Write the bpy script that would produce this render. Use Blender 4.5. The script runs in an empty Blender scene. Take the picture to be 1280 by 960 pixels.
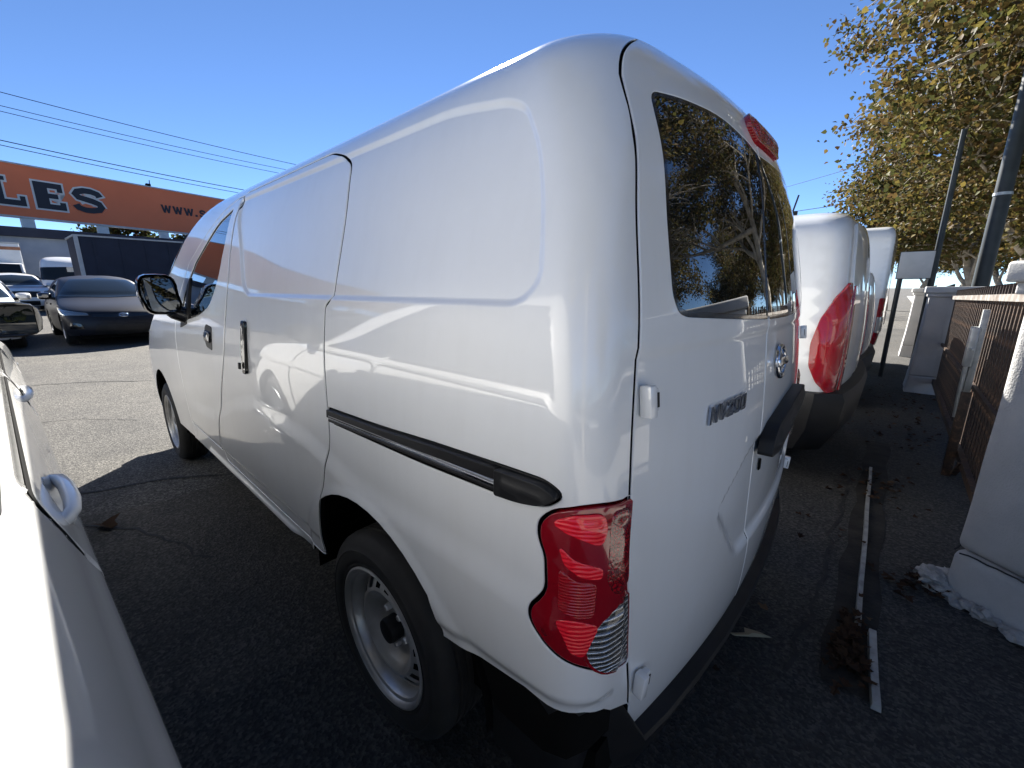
import bpy, bmesh, math, random
import numpy as np
import mathutils.noise as mnoise
from mathutils import Vector, Matrix
from mathutils.geometry import delaunay_2d_cdt, tessellate_polygon

random.seed(7); RNG = np.random.default_rng(7)
R = math.radians
SC = bpy.context.scene
COL = SC.collection

# ------------------------------------------------------------------ camera, sky, sun, exposure
cd = bpy.data.cameras.new("camera"); cam = bpy.data.objects.new("camera", cd); COL.objects.link(cam)
cd.sensor_width = 36.0; cd.lens = 520/1280*36.0; cd.clip_start = .02; cd.clip_end = 6000
cam.location = (-.955, 1.33, 1.275)
cam.rotation_euler = (R(90-13.0), 0, R(-47.7-90))
SC.camera = cam
SUN_EL, SUN_AZ = 32.2, -42.5            # degrees; azimuth from +x towards +y
world = bpy.data.worlds.new("World"); SC.world = world; world.use_nodes = True
wn = world.node_tree.nodes; bg = wn['Background']
sky = wn.new('ShaderNodeTexSky'); sky.sky_type = 'NISHITA'; sky.sun_disc = False
sky.sun_elevation = R(SUN_EL); sky.sun_rotation = R(90-SUN_AZ)
sky.air_density = .55; sky.dust_density = .0; sky.ozone_density = 6.0
world.node_tree.links.new(sky.outputs[0], bg.inputs[0]); bg.inputs[1].default_value = .052
sd = bpy.data.lights.new("sun", 'SUN'); sd.energy = 5.0; sd.angle = R(.53); sd.color = (1, .95, .87)
sun = bpy.data.objects.new("sun", sd); COL.objects.link(sun)
sdir = Vector((math.cos(R(SUN_EL))*math.cos(R(SUN_AZ)), math.cos(R(SUN_EL))*math.sin(R(SUN_AZ)), math.sin(R(SUN_EL))))
sun.rotation_euler = sdir.to_track_quat('Z', 'Y').to_euler(); sun.location = sdir*40
SC.view_settings.view_transform = 'Standard'; SC.view_settings.look = 'None'
SC.view_settings.exposure = 2.0; SC.view_settings.gamma = 1

# ------------------------------------------------------------------ materials
def mat(name, col=(.5, .5, .5), rough=.5, metal=0, coat=0, coat_r=.03, spec=.5, **kw):
    m = bpy.data.materials.new(name); m.use_nodes = True
    b = m.node_tree.nodes['Principled BSDF']
    b.inputs['Base Color'].default_value = (*col, 1); b.inputs['Roughness'].default_value = rough
    b.inputs['Metallic'].default_value = metal; b.inputs['Coat Weight'].default_value = coat
    b.inputs['Coat Roughness'].default_value = coat_r; b.inputs['Specular IOR Level'].default_value = spec
    return m
def nodes(m): return m.node_tree.nodes, m.node_tree.links, m.node_tree.nodes['Principled BSDF']
def tex(m, kind, scale, detail=4, coord='Object', rough=.55):
    N, L, b = nodes(m)
    c = N.new('ShaderNodeTexCoord'); t = N.new('ShaderNodeTex'+kind); t.inputs['Scale'].default_value = scale
    if kind == 'Noise': t.inputs['Detail'].default_value = detail; t.inputs['Roughness'].default_value = rough
    L.new(c.outputs[coord], t.inputs['Vector']); return t
def ramp(m, src, stops):
    N, L, b = nodes(m); r = N.new('ShaderNodeValToRGB'); L.new(src, r.inputs[0])
    e = r.color_ramp.elements
    while len(e) < len(stops): e.new(.5)
    for k, (p, c) in enumerate(stops):
        e[k].position = p; e[k].color = (*(c if isinstance(c, (tuple, list)) else (c, c, c)), 1)
    return r.outputs[0]
def mix(m, fac, a, b_, mode='MIX'):
    N, L, b = nodes(m); x = N.new('ShaderNodeMix'); x.data_type = 'RGBA'; x.blend_type = mode
    for s, v in ((x.inputs[0], fac), (x.inputs[6], a), (x.inputs[7], b_)):
        if hasattr(v, 'links'): L.new(v, s)
        elif isinstance(v, (int, float)): s.default_value = v
        else: s.default_value = (*v, 1)
    return x.outputs[2]
def bump(m, src, strength, dist=.01, prev=None):
    N, L, b = nodes(m); n = N.new('ShaderNodeBump'); n.inputs['Strength'].default_value = strength
    n.inputs['Distance'].default_value = dist; L.new(src, n.inputs['Height'])
    if prev: L.new(prev, n.inputs['Normal'])
    L.new(n.outputs[0], b.inputs['Normal']); return n.outputs[0]
def noisy(name, c1, c2, rough=.6, scale=6, bs=.15, bscale=60, bdist=.005, **kw):
    m = mat(name, c1, rough, **kw); N, L, b = nodes(m)
    t = tex(m, 'Noise', scale, 6); L.new(ramp(m, t.outputs['Fac'], [(.35, c1), (.65, c2)]), b.inputs['Base Color'])
    if bs: bump(m, tex(m, 'Noise', bscale, 4).outputs['Fac'], bs, bdist)
    return m

def paint(name, col, dirt=.06, metal=0., rough=.32, flake=0):
    m = mat(name, col, rough, metal, coat=1, coat_r=.025); N, L, b = nodes(m)
    t = tex(m, 'Noise', 2.3, 7, rough=.62)
    dk = tuple(c*(1-dirt) for c in col); dk = (dk[0], dk[1]*.995, dk[2]*.98)
    L.new(ramp(m, t.outputs['Fac'], [(.38, col), (.72, dk)]), b.inputs['Base Color'])
    t2 = tex(m, 'Noise', 9, 6)
    L.new(ramp(m, t2.outputs['Fac'], [(.4, .006), (.75, .032)]), b.inputs['Coat Roughness'])
    w = tex(m, 'Noise', 2.2, 1); n_ = N.new('ShaderNodeBump'); n_.inputs['Strength'].default_value = 1; n_.inputs['Distance'].default_value = .0022
    L.new(w.outputs['Fac'], n_.inputs['Height']); L.new(n_.outputs[0], b.inputs['Normal']); L.new(n_.outputs[0], b.inputs['Coat Normal'])
    mp = N.new('ShaderNodeMapping'); mp.inputs['Scale'].default_value = (5, 5, .7); c_ = N.new('ShaderNodeTexCoord'); t3 = N.new('ShaderNodeTexNoise'); t3.inputs['Detail'].default_value = 5
    L.new(c_.outputs['Object'], mp.inputs[0]); L.new(mp.outputs[0], t3.inputs['Vector'])
    old = b.inputs['Base Color'].links[0].from_socket
    L.new(mix(m, dirt*1.3, old, ramp(m, t3.outputs['Fac'], [(.48, (1, 1, 1)), (.75, (.66, .64, .60))]), 'MULTIPLY'), b.inputs['Base Color'])
    return m
M = {}
M['white_paint'] = paint('white_paint', (.80, .81, .815), .05)
M['suv_paint'] = paint('suv_paint', (.66, .665, .66), .05)
M['van_paint'] = paint('van_paint', (.76, .77, .765), .07)
M['grey_paint'] = paint('grey_paint', (.014, .015, .021), .2, .0, .45)
M['grey_paint'].node_tree.nodes['Principled BSDF'].inputs['Coat Weight'].default_value = .08
M['grey_paint'].node_tree.nodes['Principled BSDF'].inputs['Specular IOR Level'].default_value = .22
M['silver_paint'] = paint('silver_paint', (.30, .33, .36), .1, .5, .3)
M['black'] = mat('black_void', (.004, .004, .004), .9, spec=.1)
M['plastic'] = noisy('black_plastic', (.009, .009, .010), (.016, .016, .017), .5, 8, .06, 400, .001, spec=.3)
M['gloss_black'] = mat('gloss_black', (.006, .006, .007), .12, coat=.6)
M['rubber'] = noisy('tyre_rubber', (.012, .012, .012), (.022, .021, .02), .75, 14, .15, 180, .002)
M['glass'] = mat('tinted_glass', (.006, .008, .009), .0, coat=1, coat_r=0, spec=.6)
M['glass_pale'] = mat('car_glass', (.012, .016, .018), .02, spec=.3)
M['chrome'] = mat('chrome', (.72, .73, .75), .12, 1)
M['letter_chrome'] = mat('dark_chrome', (.32, .325, .34), .12, 1)
M['mirror'] = mat('mirror_glass', (.16, .17, .18), .01, 1)
M['sun_sliver'] = mat('painted_sun_sliver', (.42, .36, .24), .7)  # pale colour that stands in for sunlight on the ground
M['steel'] = noisy('painted_steel_wheel', (.36, .35, .335), (.55, .56, .57), .33, 7, .04, 150, .001, metal=.5)
M['alloy'] = mat('alloy', (.45, .46, .48), .3, .8)
M['galv'] = noisy('galvanised_steel', (.38, .40, .40), (.5, .52, .52), .45, 20, .05, 90, .002, metal=.6)
M['track_metal'] = noisy('worn_pale_metal', (.22, .22, .21), (.38, .38, .37), .5, 18, .1, 90, .002)
M['red'] = mat('red_lens', (.34, .003, .009), .12, coat=1, coat_r=.01)
M['red_dark'] = mat('dark_red_lens', (.24, .003, .010), .10, coat=1, coat_r=.01)
M['red_bright'] = mat('bright_red_reflector', (.85, .008, .025), .18, coat=1, coat_r=.01)
M['clear'] = mat('clear_lens', (.62, .62, .62), .1, .5, coat=1, coat_r=.01)
M['head'] = mat('headlamp_lens', (.25, .27, .28), .08, .6, coat=1, coat_r=.01)
def ridged(m, sc):
    N, L, b = nodes(m); w = tex(m, 'Wave', sc); w.bands_direction = 'Z'; w.inputs['Distortion'].default_value = 0
    bump(m, w.outputs['Fac'], .35, .004)
ridged(M['red_bright'], 42); ridged(M['red'], 60)
M['bowl'] = mat('ribbed_clear_lens', (.40, .40, .41), .25, .8, coat=1, coat_r=.01)
N_, L_, b_ = nodes(M['bowl']); w_ = tex(M['bowl'], 'Wave', 29); w_.bands_direction = 'Z'; w_.inputs['Distortion'].default_value = .2
L_.new(ramp(M['bowl'], w_.outputs['Fac'], [(.15, .12), (.5, .45), (.85, .75)]), b_.inputs['Base Color']); bump(M['bowl'], w_.outputs['Fac'], .9, .006)
# stippled red inside of lens
def lens_net(name, c1, c2, sc):
    m = mat(name, c1, .15, coat=1, coat_r=.01); N, L, b = nodes(m)
    t = tex(m, 'Voronoi', sc); t.feature = 'DISTANCE_TO_EDGE'
    L.new(ramp(m, t.outputs['Distance'], [(.05, c2), (.25, c1)]), b.inputs['Base Color']); bump(m, t.outputs['Distance'], .2, .002)
    return m
M['red_net'] = lens_net('red_prism_lens', (.34, .004, .012), (.10, .001, .004), 150)
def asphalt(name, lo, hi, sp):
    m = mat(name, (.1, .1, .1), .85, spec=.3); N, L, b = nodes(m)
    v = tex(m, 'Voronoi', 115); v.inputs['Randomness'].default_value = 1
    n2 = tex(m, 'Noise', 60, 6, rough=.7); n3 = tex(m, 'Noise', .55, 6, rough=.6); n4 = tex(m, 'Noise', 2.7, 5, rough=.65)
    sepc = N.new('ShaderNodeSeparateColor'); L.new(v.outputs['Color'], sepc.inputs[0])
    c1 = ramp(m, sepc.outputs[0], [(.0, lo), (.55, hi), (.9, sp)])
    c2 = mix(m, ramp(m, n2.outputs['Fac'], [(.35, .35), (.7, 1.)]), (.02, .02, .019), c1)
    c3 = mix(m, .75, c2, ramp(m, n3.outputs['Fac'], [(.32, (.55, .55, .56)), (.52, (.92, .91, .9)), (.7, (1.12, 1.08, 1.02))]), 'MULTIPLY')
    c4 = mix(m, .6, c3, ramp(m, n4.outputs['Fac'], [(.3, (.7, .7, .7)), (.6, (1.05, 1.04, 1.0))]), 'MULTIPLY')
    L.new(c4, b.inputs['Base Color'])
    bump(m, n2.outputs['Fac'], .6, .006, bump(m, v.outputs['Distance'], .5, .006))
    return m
M['asphalt'] = asphalt('asphalt', (.05, .048, .045), (.125, .12, .112), (.25, .24, .22))
M['asphalt_dark'] = asphalt('darker_asphalt', (.04, .039, .038), (.075, .073, .07), (.13, .125, .115))  # darker asphalt for the strip along the fence
M['concrete'] = noisy('pavement_concrete', (.34, .33, .31), (.44, .43, .40), .85, 3, .25, 60, .006)
M['tar'] = noisy('tar_seam', (.014, .014, .014), (.03, .029, .028), .8, 20, .2, 90, .003)
M['soil'] = noisy('damp_soil', (.012, .011, .009), (.035, .03, .024), .95, 9, .6, 60, .01)
M['stucco'] = noisy('grey_stucco', (.36, .36, .355), (.46, .455, .445), .9, 4, .5, 130, .008)
M['stucco_cap'] = noisy('pale_stucco_cap', (.42, .42, .41), (.52, .515, .50), .85, 5, .3, 150, .005)
M['rubble'] = noisy('broken_concrete', (.24, .235, .225), (.42, .41, .39), .95, 14, .8, 50, .015)
def iron():
    m = mat('dark_brown_iron', (.03, .02, .016), .55); N, L, b = nodes(m)
    t = tex(m, 'Noise', 22, 7, rough=.7)
    L.new(ramp(m, t.outputs['Fac'], [(.36, (.020, .014, .011)), (.54, (.055, .032, .020)), (.70, (.20, .11, .06))]), b.inputs['Base Color'])
    bump(m, t.outputs['Fac'], .3, .003); return m
M['iron'] = iron()
M['pale_iron'] = noisy('chipped_pale_iron', (.30, .29, .27), (.12, .09, .07), .55, 14, .2, 120, .003)
M['pole'] = noisy('dark_green_pole', (.016, .020, .020), (.028, .034, .034), .45, 6, .05, 60, .003)
M['sign_orange'] = noisy('orange_board', (.70, .155, .05), (.76, .175, .06), .5, .4, 0)
M['sign_navy'] = mat('navy_letter', (.006, .008, .016), .5)
M['sign_white'] = mat('pale_letter_edge', (.62, .60, .55), .5)
M['navy'] = noisy('navy_sheet', (.008, .012, .028), (.014, .020, .040), .7, 1.2, .05, 20, .004)
M['wall_blue'] = noisy('blue_grey_wall', (.20, .24, .30), (.27, .31, .37), .8, .8, .1, 20, .01)
M['white_box'] = noisy('white_box_panel', (.62, .63, .62), (.74, .74, .72), .45, 1, .03, 10, .004)
M['rust'] = noisy('rust_stripe', (.25, .10, .05), (.35, .16, .08), .6, 3, 0)
M['post_white'] = noisy('white_post', (.55, .55, .53), (.68, .67, .64), .6, 3, .05, 30, .004)
M['cable'] = mat('cable', (.006, .006, .007), .8, spec=.1)
M['bark'] = noisy('mottled_bark', (.20, .17, .13), (.42, .38, .31), .9, 5, .6, 25, .02)
M['plate_grey'] = noisy('pale_grey_plate', (.40, .41, .41), (.48, .485, .48), .5, 4, .03, 40, .003)
def leafmat(name, stops):
    m = mat(name, (.1, .1, .03), .7, spec=.12); N, L, b = nodes(m)
    g = N.new('ShaderNodeNewGeometry'); L.new(ramp(m, g.outputs['Random Per Island'], stops), b.inputs['Base Color'])
    t = N.new('ShaderNodeBsdfTranslucent'); L.new(b.inputs['Base Color'].links[0].from_socket, t.inputs[0])
    mx = N.new('ShaderNodeMixShader'); mx.inputs[0].default_value = .32
    o = N['Material Output']; L.new(b.outputs[0], mx.inputs[1]); L.new(t.outputs[0], mx.inputs[2]); L.new(mx.outputs[0], o.inputs[0])
    return m
M['leaf'] = leafmat('autumn_leaf', [(0, (.05, .058, .02)), (.3, (.085, .08, .028)), (.5, (.12, .085, .032)), (.68, (.09, .055, .024)), (.84, (.19, .145, .04)), (1, (.10, .11, .03))])
M['leaf_dark'] = leafmat('dark_leaf', [(0, (.022, .032, .012)), (.5, (.04, .05, .018)), (1, (.06, .065, .022))])
M['dry_leaf_or_sun_sliver'] = leafmat('dry_leaf_or_sun_sliver', [(0, (.035, .019, .012)), (.5, (.075, .042, .024)), (.9, (.028, .016, .011)), (1, (.15, .10, .06))])

# ------------------------------------------------------------------ object helpers
def tag(o, label=None, cat=None, group=None, kind=None):
    for k, v in (('label', label), ('category', cat), ('group', group), ('kind', kind)):
        if v: o[k] = v
    return o
def empty(name, loc=(0, 0, 0), rz=0, **kw):
    o = bpy.data.objects.new(name, None); COL.objects.link(o); o.empty_display_size = .2
    o.location = loc; o.rotation_euler = (0, 0, rz); return tag(o, **kw)
def link(name, me, m, parent=None, **kw):
    o = bpy.data.objects.new(name, me); COL.objects.link(o)
    if m and len(me.materials) == 0: me.materials.append(M[m] if isinstance(m, str) else m)
    if parent: o.parent = parent
    return tag(o, **kw)
def mesh(name, V, F, smooth=True, normals=None):
    me = bpy.data.meshes.new(name)
    me.from_pydata([tuple(v) for v in np.asarray(V, float).tolist()], [], [tuple(f) for f in (F.tolist() if isinstance(F, np.ndarray) else F)])
    me.polygons.foreach_set('use_smooth', [smooth]*len(me.polygons))
    me.update()
    if normals is not None: me.normals_split_custom_set_from_vertices([tuple(n) for n in np.asarray(normals).tolist()])
    return me
class MB:
    """collects simple shapes into one mesh"""
    def __init__(s): s.v = []; s.f = []
    def add(s, V, F):
        o = len(s.v); s.v += [tuple(map(float, p)) for p in V]; s.f += [tuple(i+o for i in f) for f in F]; return s
    def box(s, c, d, rot=None, taper=1.0):
        hx, hy, hz = d[0]/2, d[1]/2, d[2]/2
        P = [Vector((x*hx*(taper if z > 0 else 1), y*hy*(taper if z > 0 else 1), z*hz)) for z in (-1, 1) for y in (-1, 1) for x in (-1, 1)]
        if rot is not None: P = [rot @ p for p in P]
        P = [p+Vector(c) for p in P]
        return s.add(P, [(0, 2, 3, 1), (4, 5, 7, 6), (0, 1, 5, 4), (2, 6, 7, 3), (0, 4, 6, 2), (1, 3, 7, 5)])
    def tube(s, pts, rad, n=8, cap=True):
        pts = [Vector(p) for p in pts]; m = len(pts); rad = rad if hasattr(rad, '__len__') else [rad]*m
        o = len(s.v); up = Vector((0, 0, 1))
        for i, p in enumerate(pts):
            d = (pts[min(i+1, m-1)]-pts[max(i-1, 0)]).normalized()
            a = d.cross(up);  a = d.cross(Vector((1, 0, 0))) if a.length < .05 else a
            a.normalize(); b = a.cross(d)
            for k in range(n):
                t = 2*math.pi*k/n; s.v.append(tuple(p+(a*math.cos(t)+b*math.sin(t))*rad[i]))
        for i in range(m-1):
            for k in range(n):
                s.f.append((o+i*n+k, o+i*n+(k+1) % n, o+(i+1)*n+(k+1) % n, o+(i+1)*n+k))
        if cap: s.f.append(tuple(o+k for k in range(n))[::-1]); s.f.append(tuple(o+(m-1)*n+k for k in range(n)))
        return s
    def lathe(s, prof, n=48, skip=None, T=None):
        """prof: (radius, axial) ; axis = y"""
        o = len(s.v); m = len(prof)
        for i, (r, a) in enumerate(prof):
            for k in range(n):
                t = 2*math.pi*k/n; p = Vector((r*math.cos(t), a, r*math.sin(t)))
                s.v.append(tuple(T @ p if T is not None else p))
        for i in range(m-1):
            for k in range(n):
                if skip and skip(i, k): continue
                s.f.append((o+i*n+k, o+i*n+(k+1) % n, o+(i+1)*n+(k+1) % n, o+(i+1)*n+k))
        return s
    def prism(s, poly, fr, h0, h1):
        """poly in (a,b); fr(a,b,h)->point"""
        n = len(poly); o = len(s.v)
        for h in (h0, h1):
            for a, b in poly: s.v.append(tuple(fr(a, b, h)))
        tri = tessellate_polygon([[Vector((a, b, 0)) for a, b in poly]])
        for t in tri: s.f.append(tuple(o+n+i for i in t)); s.f.append(tuple(o+i for i in t[::-1]))
        for i in range(n): s.f.append((o+i, o+(i+1) % n, o+n+(i+1) % n, o+n+i))
        return s
    def build(s, name, m, parent=None, smooth=False, bevel=0, seg=2, **kw):
        me = bpy.data.meshes.new(name); me.from_pydata(s.v, [], s.f)
        bm = bmesh.new(); bm.from_mesh(me)
        bmesh.ops.remove_doubles(bm, verts=bm.verts, dist=1e-6)
        bmesh.ops.recalc_face_normals(bm, faces=bm.faces)
        if bevel:
            ed = [e for e in bm.edges if len(e.link_faces) == 2 and e.calc_face_angle(0) > .5]
            bmesh.ops.bevel(bm, geom=ed, offset=bevel, segments=seg, affect='EDGES', profile=.5, clamp_overlap=True)
        bm.to_mesh(me); bm.free()
        me.polygons.foreach_set('use_smooth', [bool(smooth)]*len(me.polygons)); me.update()
        if smooth == 'auto' or bevel: 
            me.polygons.foreach_set('use_smooth', [True]*len(me.polygons)); me.set_sharp_from_angle(angle=R(38))
        return link(name, me, m, parent, **kw)
def copy_tree(o, parent=None):
    c = o.copy(); COL.objects.link(c)
    if parent: c.parent = parent
    for ch in list(o.children): copy_tree(ch, c)
    return c
def gz(x):                                # the lot climbs gently away from the street
    return .012*max(0, x-4.5) if x < 60 else .012*55.5

# ------------------------------------------------------------------ 2-D polygons
def area(p): p = np.asarray(p); x, y = p[:, 0], p[:, 1]; return .5*np.sum(x*np.roll(y, -1)-np.roll(x, -1)*y)
def ccw(p): return p if area(p) > 0 else p[::-1]
def rounded(p, r, seg=5):
    p = [np.array(q, float) for q in p]; n = len(p); out = []
    rr = r if hasattr(r, '__len__') else [r]*n
    for i in range(n):
        a, b, c = p[i-1], p[i], p[(i+1) % n]; u = a-b; w = c-b; lu, lw = np.linalg.norm(u), np.linalg.norm(w)
        t = min(rr[i], lu*.45, lw*.45)
        if t < 1e-5: out.append(b); continue
        s, e = b+u/lu*t, b+w/lw*t
        for k in range(seg+1):
            q = k/seg; out.append((1-q)**2*s+2*q*(1-q)*b+q*q*e)
    return np.array(out)
def resample(p, sp):
    out = []
    for a, b in zip(p, np.roll(p, -1, axis=0)):
        n = max(1, int(math.ceil(np.linalg.norm(b-a)/sp)))
        for k in range(n): out.append(a+(b-a)*k/n)
    out = np.array(out); keep = np.linalg.norm(out-np.roll(out, 1, axis=0), axis=1) > 1e-5
    return out[keep]
def pnormal(p):                            # outward unit normals of a CCW loop
    d = np.roll(p, -1, axis=0)-np.roll(p, 1, axis=0); d /= np.linalg.norm(d, axis=1)[:, None]+1e-12
    return np.stack([d[:, 1], -d[:, 0]], 1)
def offset(p, d): return p+pnormal(p)*d
def miter(p, d):
    p = np.asarray(ccw(np.asarray(p, float))); a = p-np.roll(p, 1, 0); b = np.roll(p, -1, 0)-p
    na = np.stack([a[:, 1], -a[:, 0]], 1)/np.linalg.norm(a, axis=1)[:, None]; nb = np.stack([b[:, 1], -b[:, 0]], 1)/np.linalg.norm(b, axis=1)[:, None]
    m = na+nb; return p+m/np.maximum(.3, (1+(na*nb).sum(1)))[:, None]*d
def sdf(P, poly):                          # signed distance, negative inside
    out = np.empty(len(P)); A = np.asarray(poly); B = np.roll(A, -1, axis=0); E = B-A; L2 = (E**2).sum(1)+1e-15
    for s in range(0, len(P), 4000):
        Q = P[s:s+4000]; W = Q[:, None]-A[None]
        t = np.clip((W*E).sum(-1)/L2, 0, 1); D = W-E*t[..., None]; d = np.sqrt((D**2).sum(-1).min(1))
        c = ((A[:, 1] <= Q[:, 1:2]) != (B[:, 1] <= Q[:, 1:2])) & (Q[:, 0:1] < A[:, 0]+(Q[:, 1:2]-A[:, 1])*E[:, 0]/np.where(abs(E[:, 1]) < 1e-12, 1e-12, E[:, 1]))
        out[s:s+4000] = np.where(c.sum(1) % 2 == 1, -d, d)
    return out
def sstep(x): x = np.clip(x, 0, 1); return x*x*(3-2*x)

# ------------------------------------------------------------------ vehicle shells
def cubic(x, y, xi):
    h = np.diff(x); d = np.diff(y)/h; n = len(x); m = np.zeros(n)
    m[1:-1] = (d[:-1]*h[1:]+d[1:]*h[:-1])/(h[:-1]+h[1:]); m[0] = d[0]; m[-1] = d[-1]
    i = np.clip(np.searchsorted(x, xi)-1, 0, n-2); t = (xi-x[i])/h[i]
    return (2*t**3-3*t**2+1)*y[i]+(t**3-2*t**2+t)*h[i]*m[i]+(-2*t**3+3*t**2)*y[i+1]+(t**3-t**2)*h[i]*m[i+1]
class Shell:
    """A body surface S(u,v): u runs along the plan outline from nose centre (umin) round the left side
    (u = -x there) and the rear corner to tail centre (UC); v runs up the section. Past UC / umin it continues mirrored."""
    def __init__(s, knots, FA=-2.2, ur=.3, KF=.30, RF=.42, mid=1.0, smooth=60):
        K = np.array(knots, float); s.VK = np.concatenate([[0], np.cumsum(np.hypot(np.diff(K[:, 0]), np.diff(K[:, 1])))])
        s.VMAX = s.VK[-1]; s.vt = np.linspace(0, s.VMAX, 2000)
        k = np.hanning(2*smooth+1); k /= k.sum()
        s.f = []
        for j in range(K.shape[1]):
            a = cubic(s.VK, K[:, j], s.vt)
            s.f.append(np.convolve(np.concatenate([2*a[0]-a[smooth:0:-1], a, 2*a[-1]-a[-2:-smooth-2:-1]]), k, 'valid'))
        s.FA, s.ur, s.KF, s.RF, s.mid = FA, ur, KF, RF, mid
        s.UA, s.UB, s.UC = ur+.2, ur+.3, ur+1.05; s.umin = FA-1.6; s.D = None
    def vz(s, z): return np.interp(z, s.f[0], s.vt)
    def uv(s, pts): return np.array([(u, s.vz(z)) for u, z in pts])
    def base(s, u, v):
        u, v = np.broadcast_arrays(np.asarray(u, float), np.asarray(v, float))
        sg = np.where((u > s.UC) | (u < s.umin), -1., 1.); u = np.where(u > s.UC, 2*s.UC-u, u); u = np.where(u < s.umin, 2*s.umin-u, u)
        z, w, xr, xf, RR, KR = [np.interp(v, s.vt, a) for a in s.f]
        RR = np.minimum(RR, w*.9)
        ye = w-RR*.85; th = np.arctan2(1, 2*KR*ye); ye = w-RR+RR*np.cos(th); xa = xr+KR*ye**2+RR*np.sin(th)
        RF = np.minimum(s.RF, w*.9); yf = w-RF*.7; tf = np.arctan2(1, 2*s.KF*yf); yf = w-RF+RF*np.cos(tf); xb = xf-s.KF*yf**2-RF*np.sin(tf)
        xsr = np.maximum(-s.ur, xa+.05); xsf = np.minimum(-s.FA, xb-.05)
        sf = np.minimum(1, np.maximum(.02, (xsf-s.mid)/(-s.FA-s.mid))); sr = np.minimum(1, np.maximum(.02, (s.mid-xsr)/(s.mid+s.ur)))
        dx = -u-s.mid; x = s.mid+np.where(dx > 0, dx*sf, dx*sr); y = w.copy()
        x0 = s.mid-(s.mid+s.ur)*sr
        m = (u >= s.ur) & (u < s.UA); x = np.where(m, x0+(xa-x0)*(u-s.ur)/(s.UA-s.ur), x)
        m = (u >= s.UA) & (u < s.UB); t = np.clip((u-s.UA)/(s.UB-s.UA), 0, 1)*th
        x = np.where(m, xa-RR*np.sin(t), x); y = np.where(m, w-RR+RR*np.cos(t), y)
        m = u >= s.UB; yy = ye*(1-(u-s.UB)/(s.UC-s.UB)); x = np.where(m, xr+KR*yy**2, x); y = np.where(m, yy, y)
        FA = s.FA; x1 = s.mid+(-FA-s.mid)*sf
        m = (u < FA) & (u >= FA-.6); x = np.where(m, x1+(xb-x1)*np.clip((FA-u)/.6, 0, 1), x)
        m = (u < FA-.6) & (u >= FA-1.); t = np.clip((FA-.6-u)/.4, 0, 1)*tf
        x = np.where(m, xb+RF*np.sin(t), x); y = np.where(m, w-RF+RF*np.cos(t), y)
        m = u < FA-1.; yy = yf*(1-np.clip((FA-1.-u)/.6, 0, 1)); x = np.where(m, xf-s.KF*yy**2, x); y = np.where(m, yy, y)
        return np.stack([x, y*sg, z], -1)
    def ux(s, x, z):                       # u of a point of the left side at position x, height z
        g = np.linspace(s.FA-1., s.UA+.05, 900); v = s.vz(z); X = s.base(g, np.full_like(g, v))[:, 0]
        return np.interp(-x, -X, g)
    def nrm(s, fn, u, v, e=6e-4):
        v0 = np.clip(v, e, s.VMAX-e)
        n = np.cross(fn(u+e, v0)-fn(u-e, v0), fn(u, v0+e)-fn(u, v0-e)); return n/(np.linalg.norm(n, axis=-1, keepdims=True)+1e-12)
    def full(s, u, v, off=0.):
        P = s.base(u, v); d = off+(s.D(u, v) if s.D else 0.)
        if s.D is None and np.ndim(d) == 0 and d == 0: return P
        return P+s.nrm(s.base, u, v)*np.broadcast_to(d, np.shape(u))[..., None]
    def frame(s, u, v, off=0.):
        u = np.array([u], float); v = np.array([v], float); P = s.full(u, v, off)[0]; n = s.nrm(s.base, u, v)[0]
        a = (s.base(u+1e-3, v)-s.base(u-1e-3, v))[0]; a /= np.linalg.norm(a); b = np.cross(n, a); b /= np.linalg.norm(b)
        return Vector(P), Vector(a), Vector(b), Vector(n)   # a: along +u, b: up, n: out
    def arc(s, cx, cz, r, z_low, n=22):    # arch points from front to rear, clipped at z_low
        a0 = math.asin((z_low-cz)/r); out = []
        for k in range(n+1):
            t = a0+(math.pi-2*a0)*k/n; x = cx+r*math.cos(t); z = cz+r*math.sin(t); out.append((s.ux(x, z), s.vz(z)))
        return out
    def panel(s, name, m, parent, outer, holes=(), sp=.03, fine=None, off=0., gap=0., rim=.016, side=1, dome=0., build=True, extra=None, **kw):
        """fill a (u,v) outline with the shell surface; edges roll over and turn inwards. side=-1 mirrors across y."""
        mir = np.array([1, side, 1.])
        outer = np.asarray(ccw(np.asarray(outer, float))); holes = [np.asarray(ccw(np.asarray(h, float))) for h in holes]
        bs = sp*.8 if fine is None else fine[1]*1.1
        def cl(p): return (abs(p[:, 0]-s.umin) < 1e-5) | (abs(p[:, 0]-s.UC) < 1e-5) | (p[:, 1] > s.VMAX-1e-5)
        def goff(p, d):
            if not d: return p
            uu, vv = p[:, 0], np.clip(p[:, 1], 1e-3, s.VMAX-1e-3)
            su = np.linalg.norm(s.base(uu+2e-3, vv)-s.base(uu-2e-3, vv), axis=1)/4e-3; su = np.clip(su, .5, 4)
            n_ = pnormal(p*1.0); n_ = n_*(~cl(p))[:, None]; q = np.stack([n_[:, 0]/su, n_[:, 1]*1.0], 1); return p+q*d
        O = goff(resample(outer, bs), -gap); H = [goff(resample(h, bs), gap) for h in holes]
        lo, hi = O.min(0), O.max(0)
        def grid(a, lo, hi):
            gx = np.arange(lo[0], hi[0]+a, a); gy = np.arange(lo[1], hi[1]+a, a*.866); X, Y = np.meshgrid(gx, gy); X = X+(np.arange(len(gy)) % 2)[:, None]*a*.5
            return np.stack([X.ravel(), Y.ravel()], 1)
        G = grid(sp, lo, hi)
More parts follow.
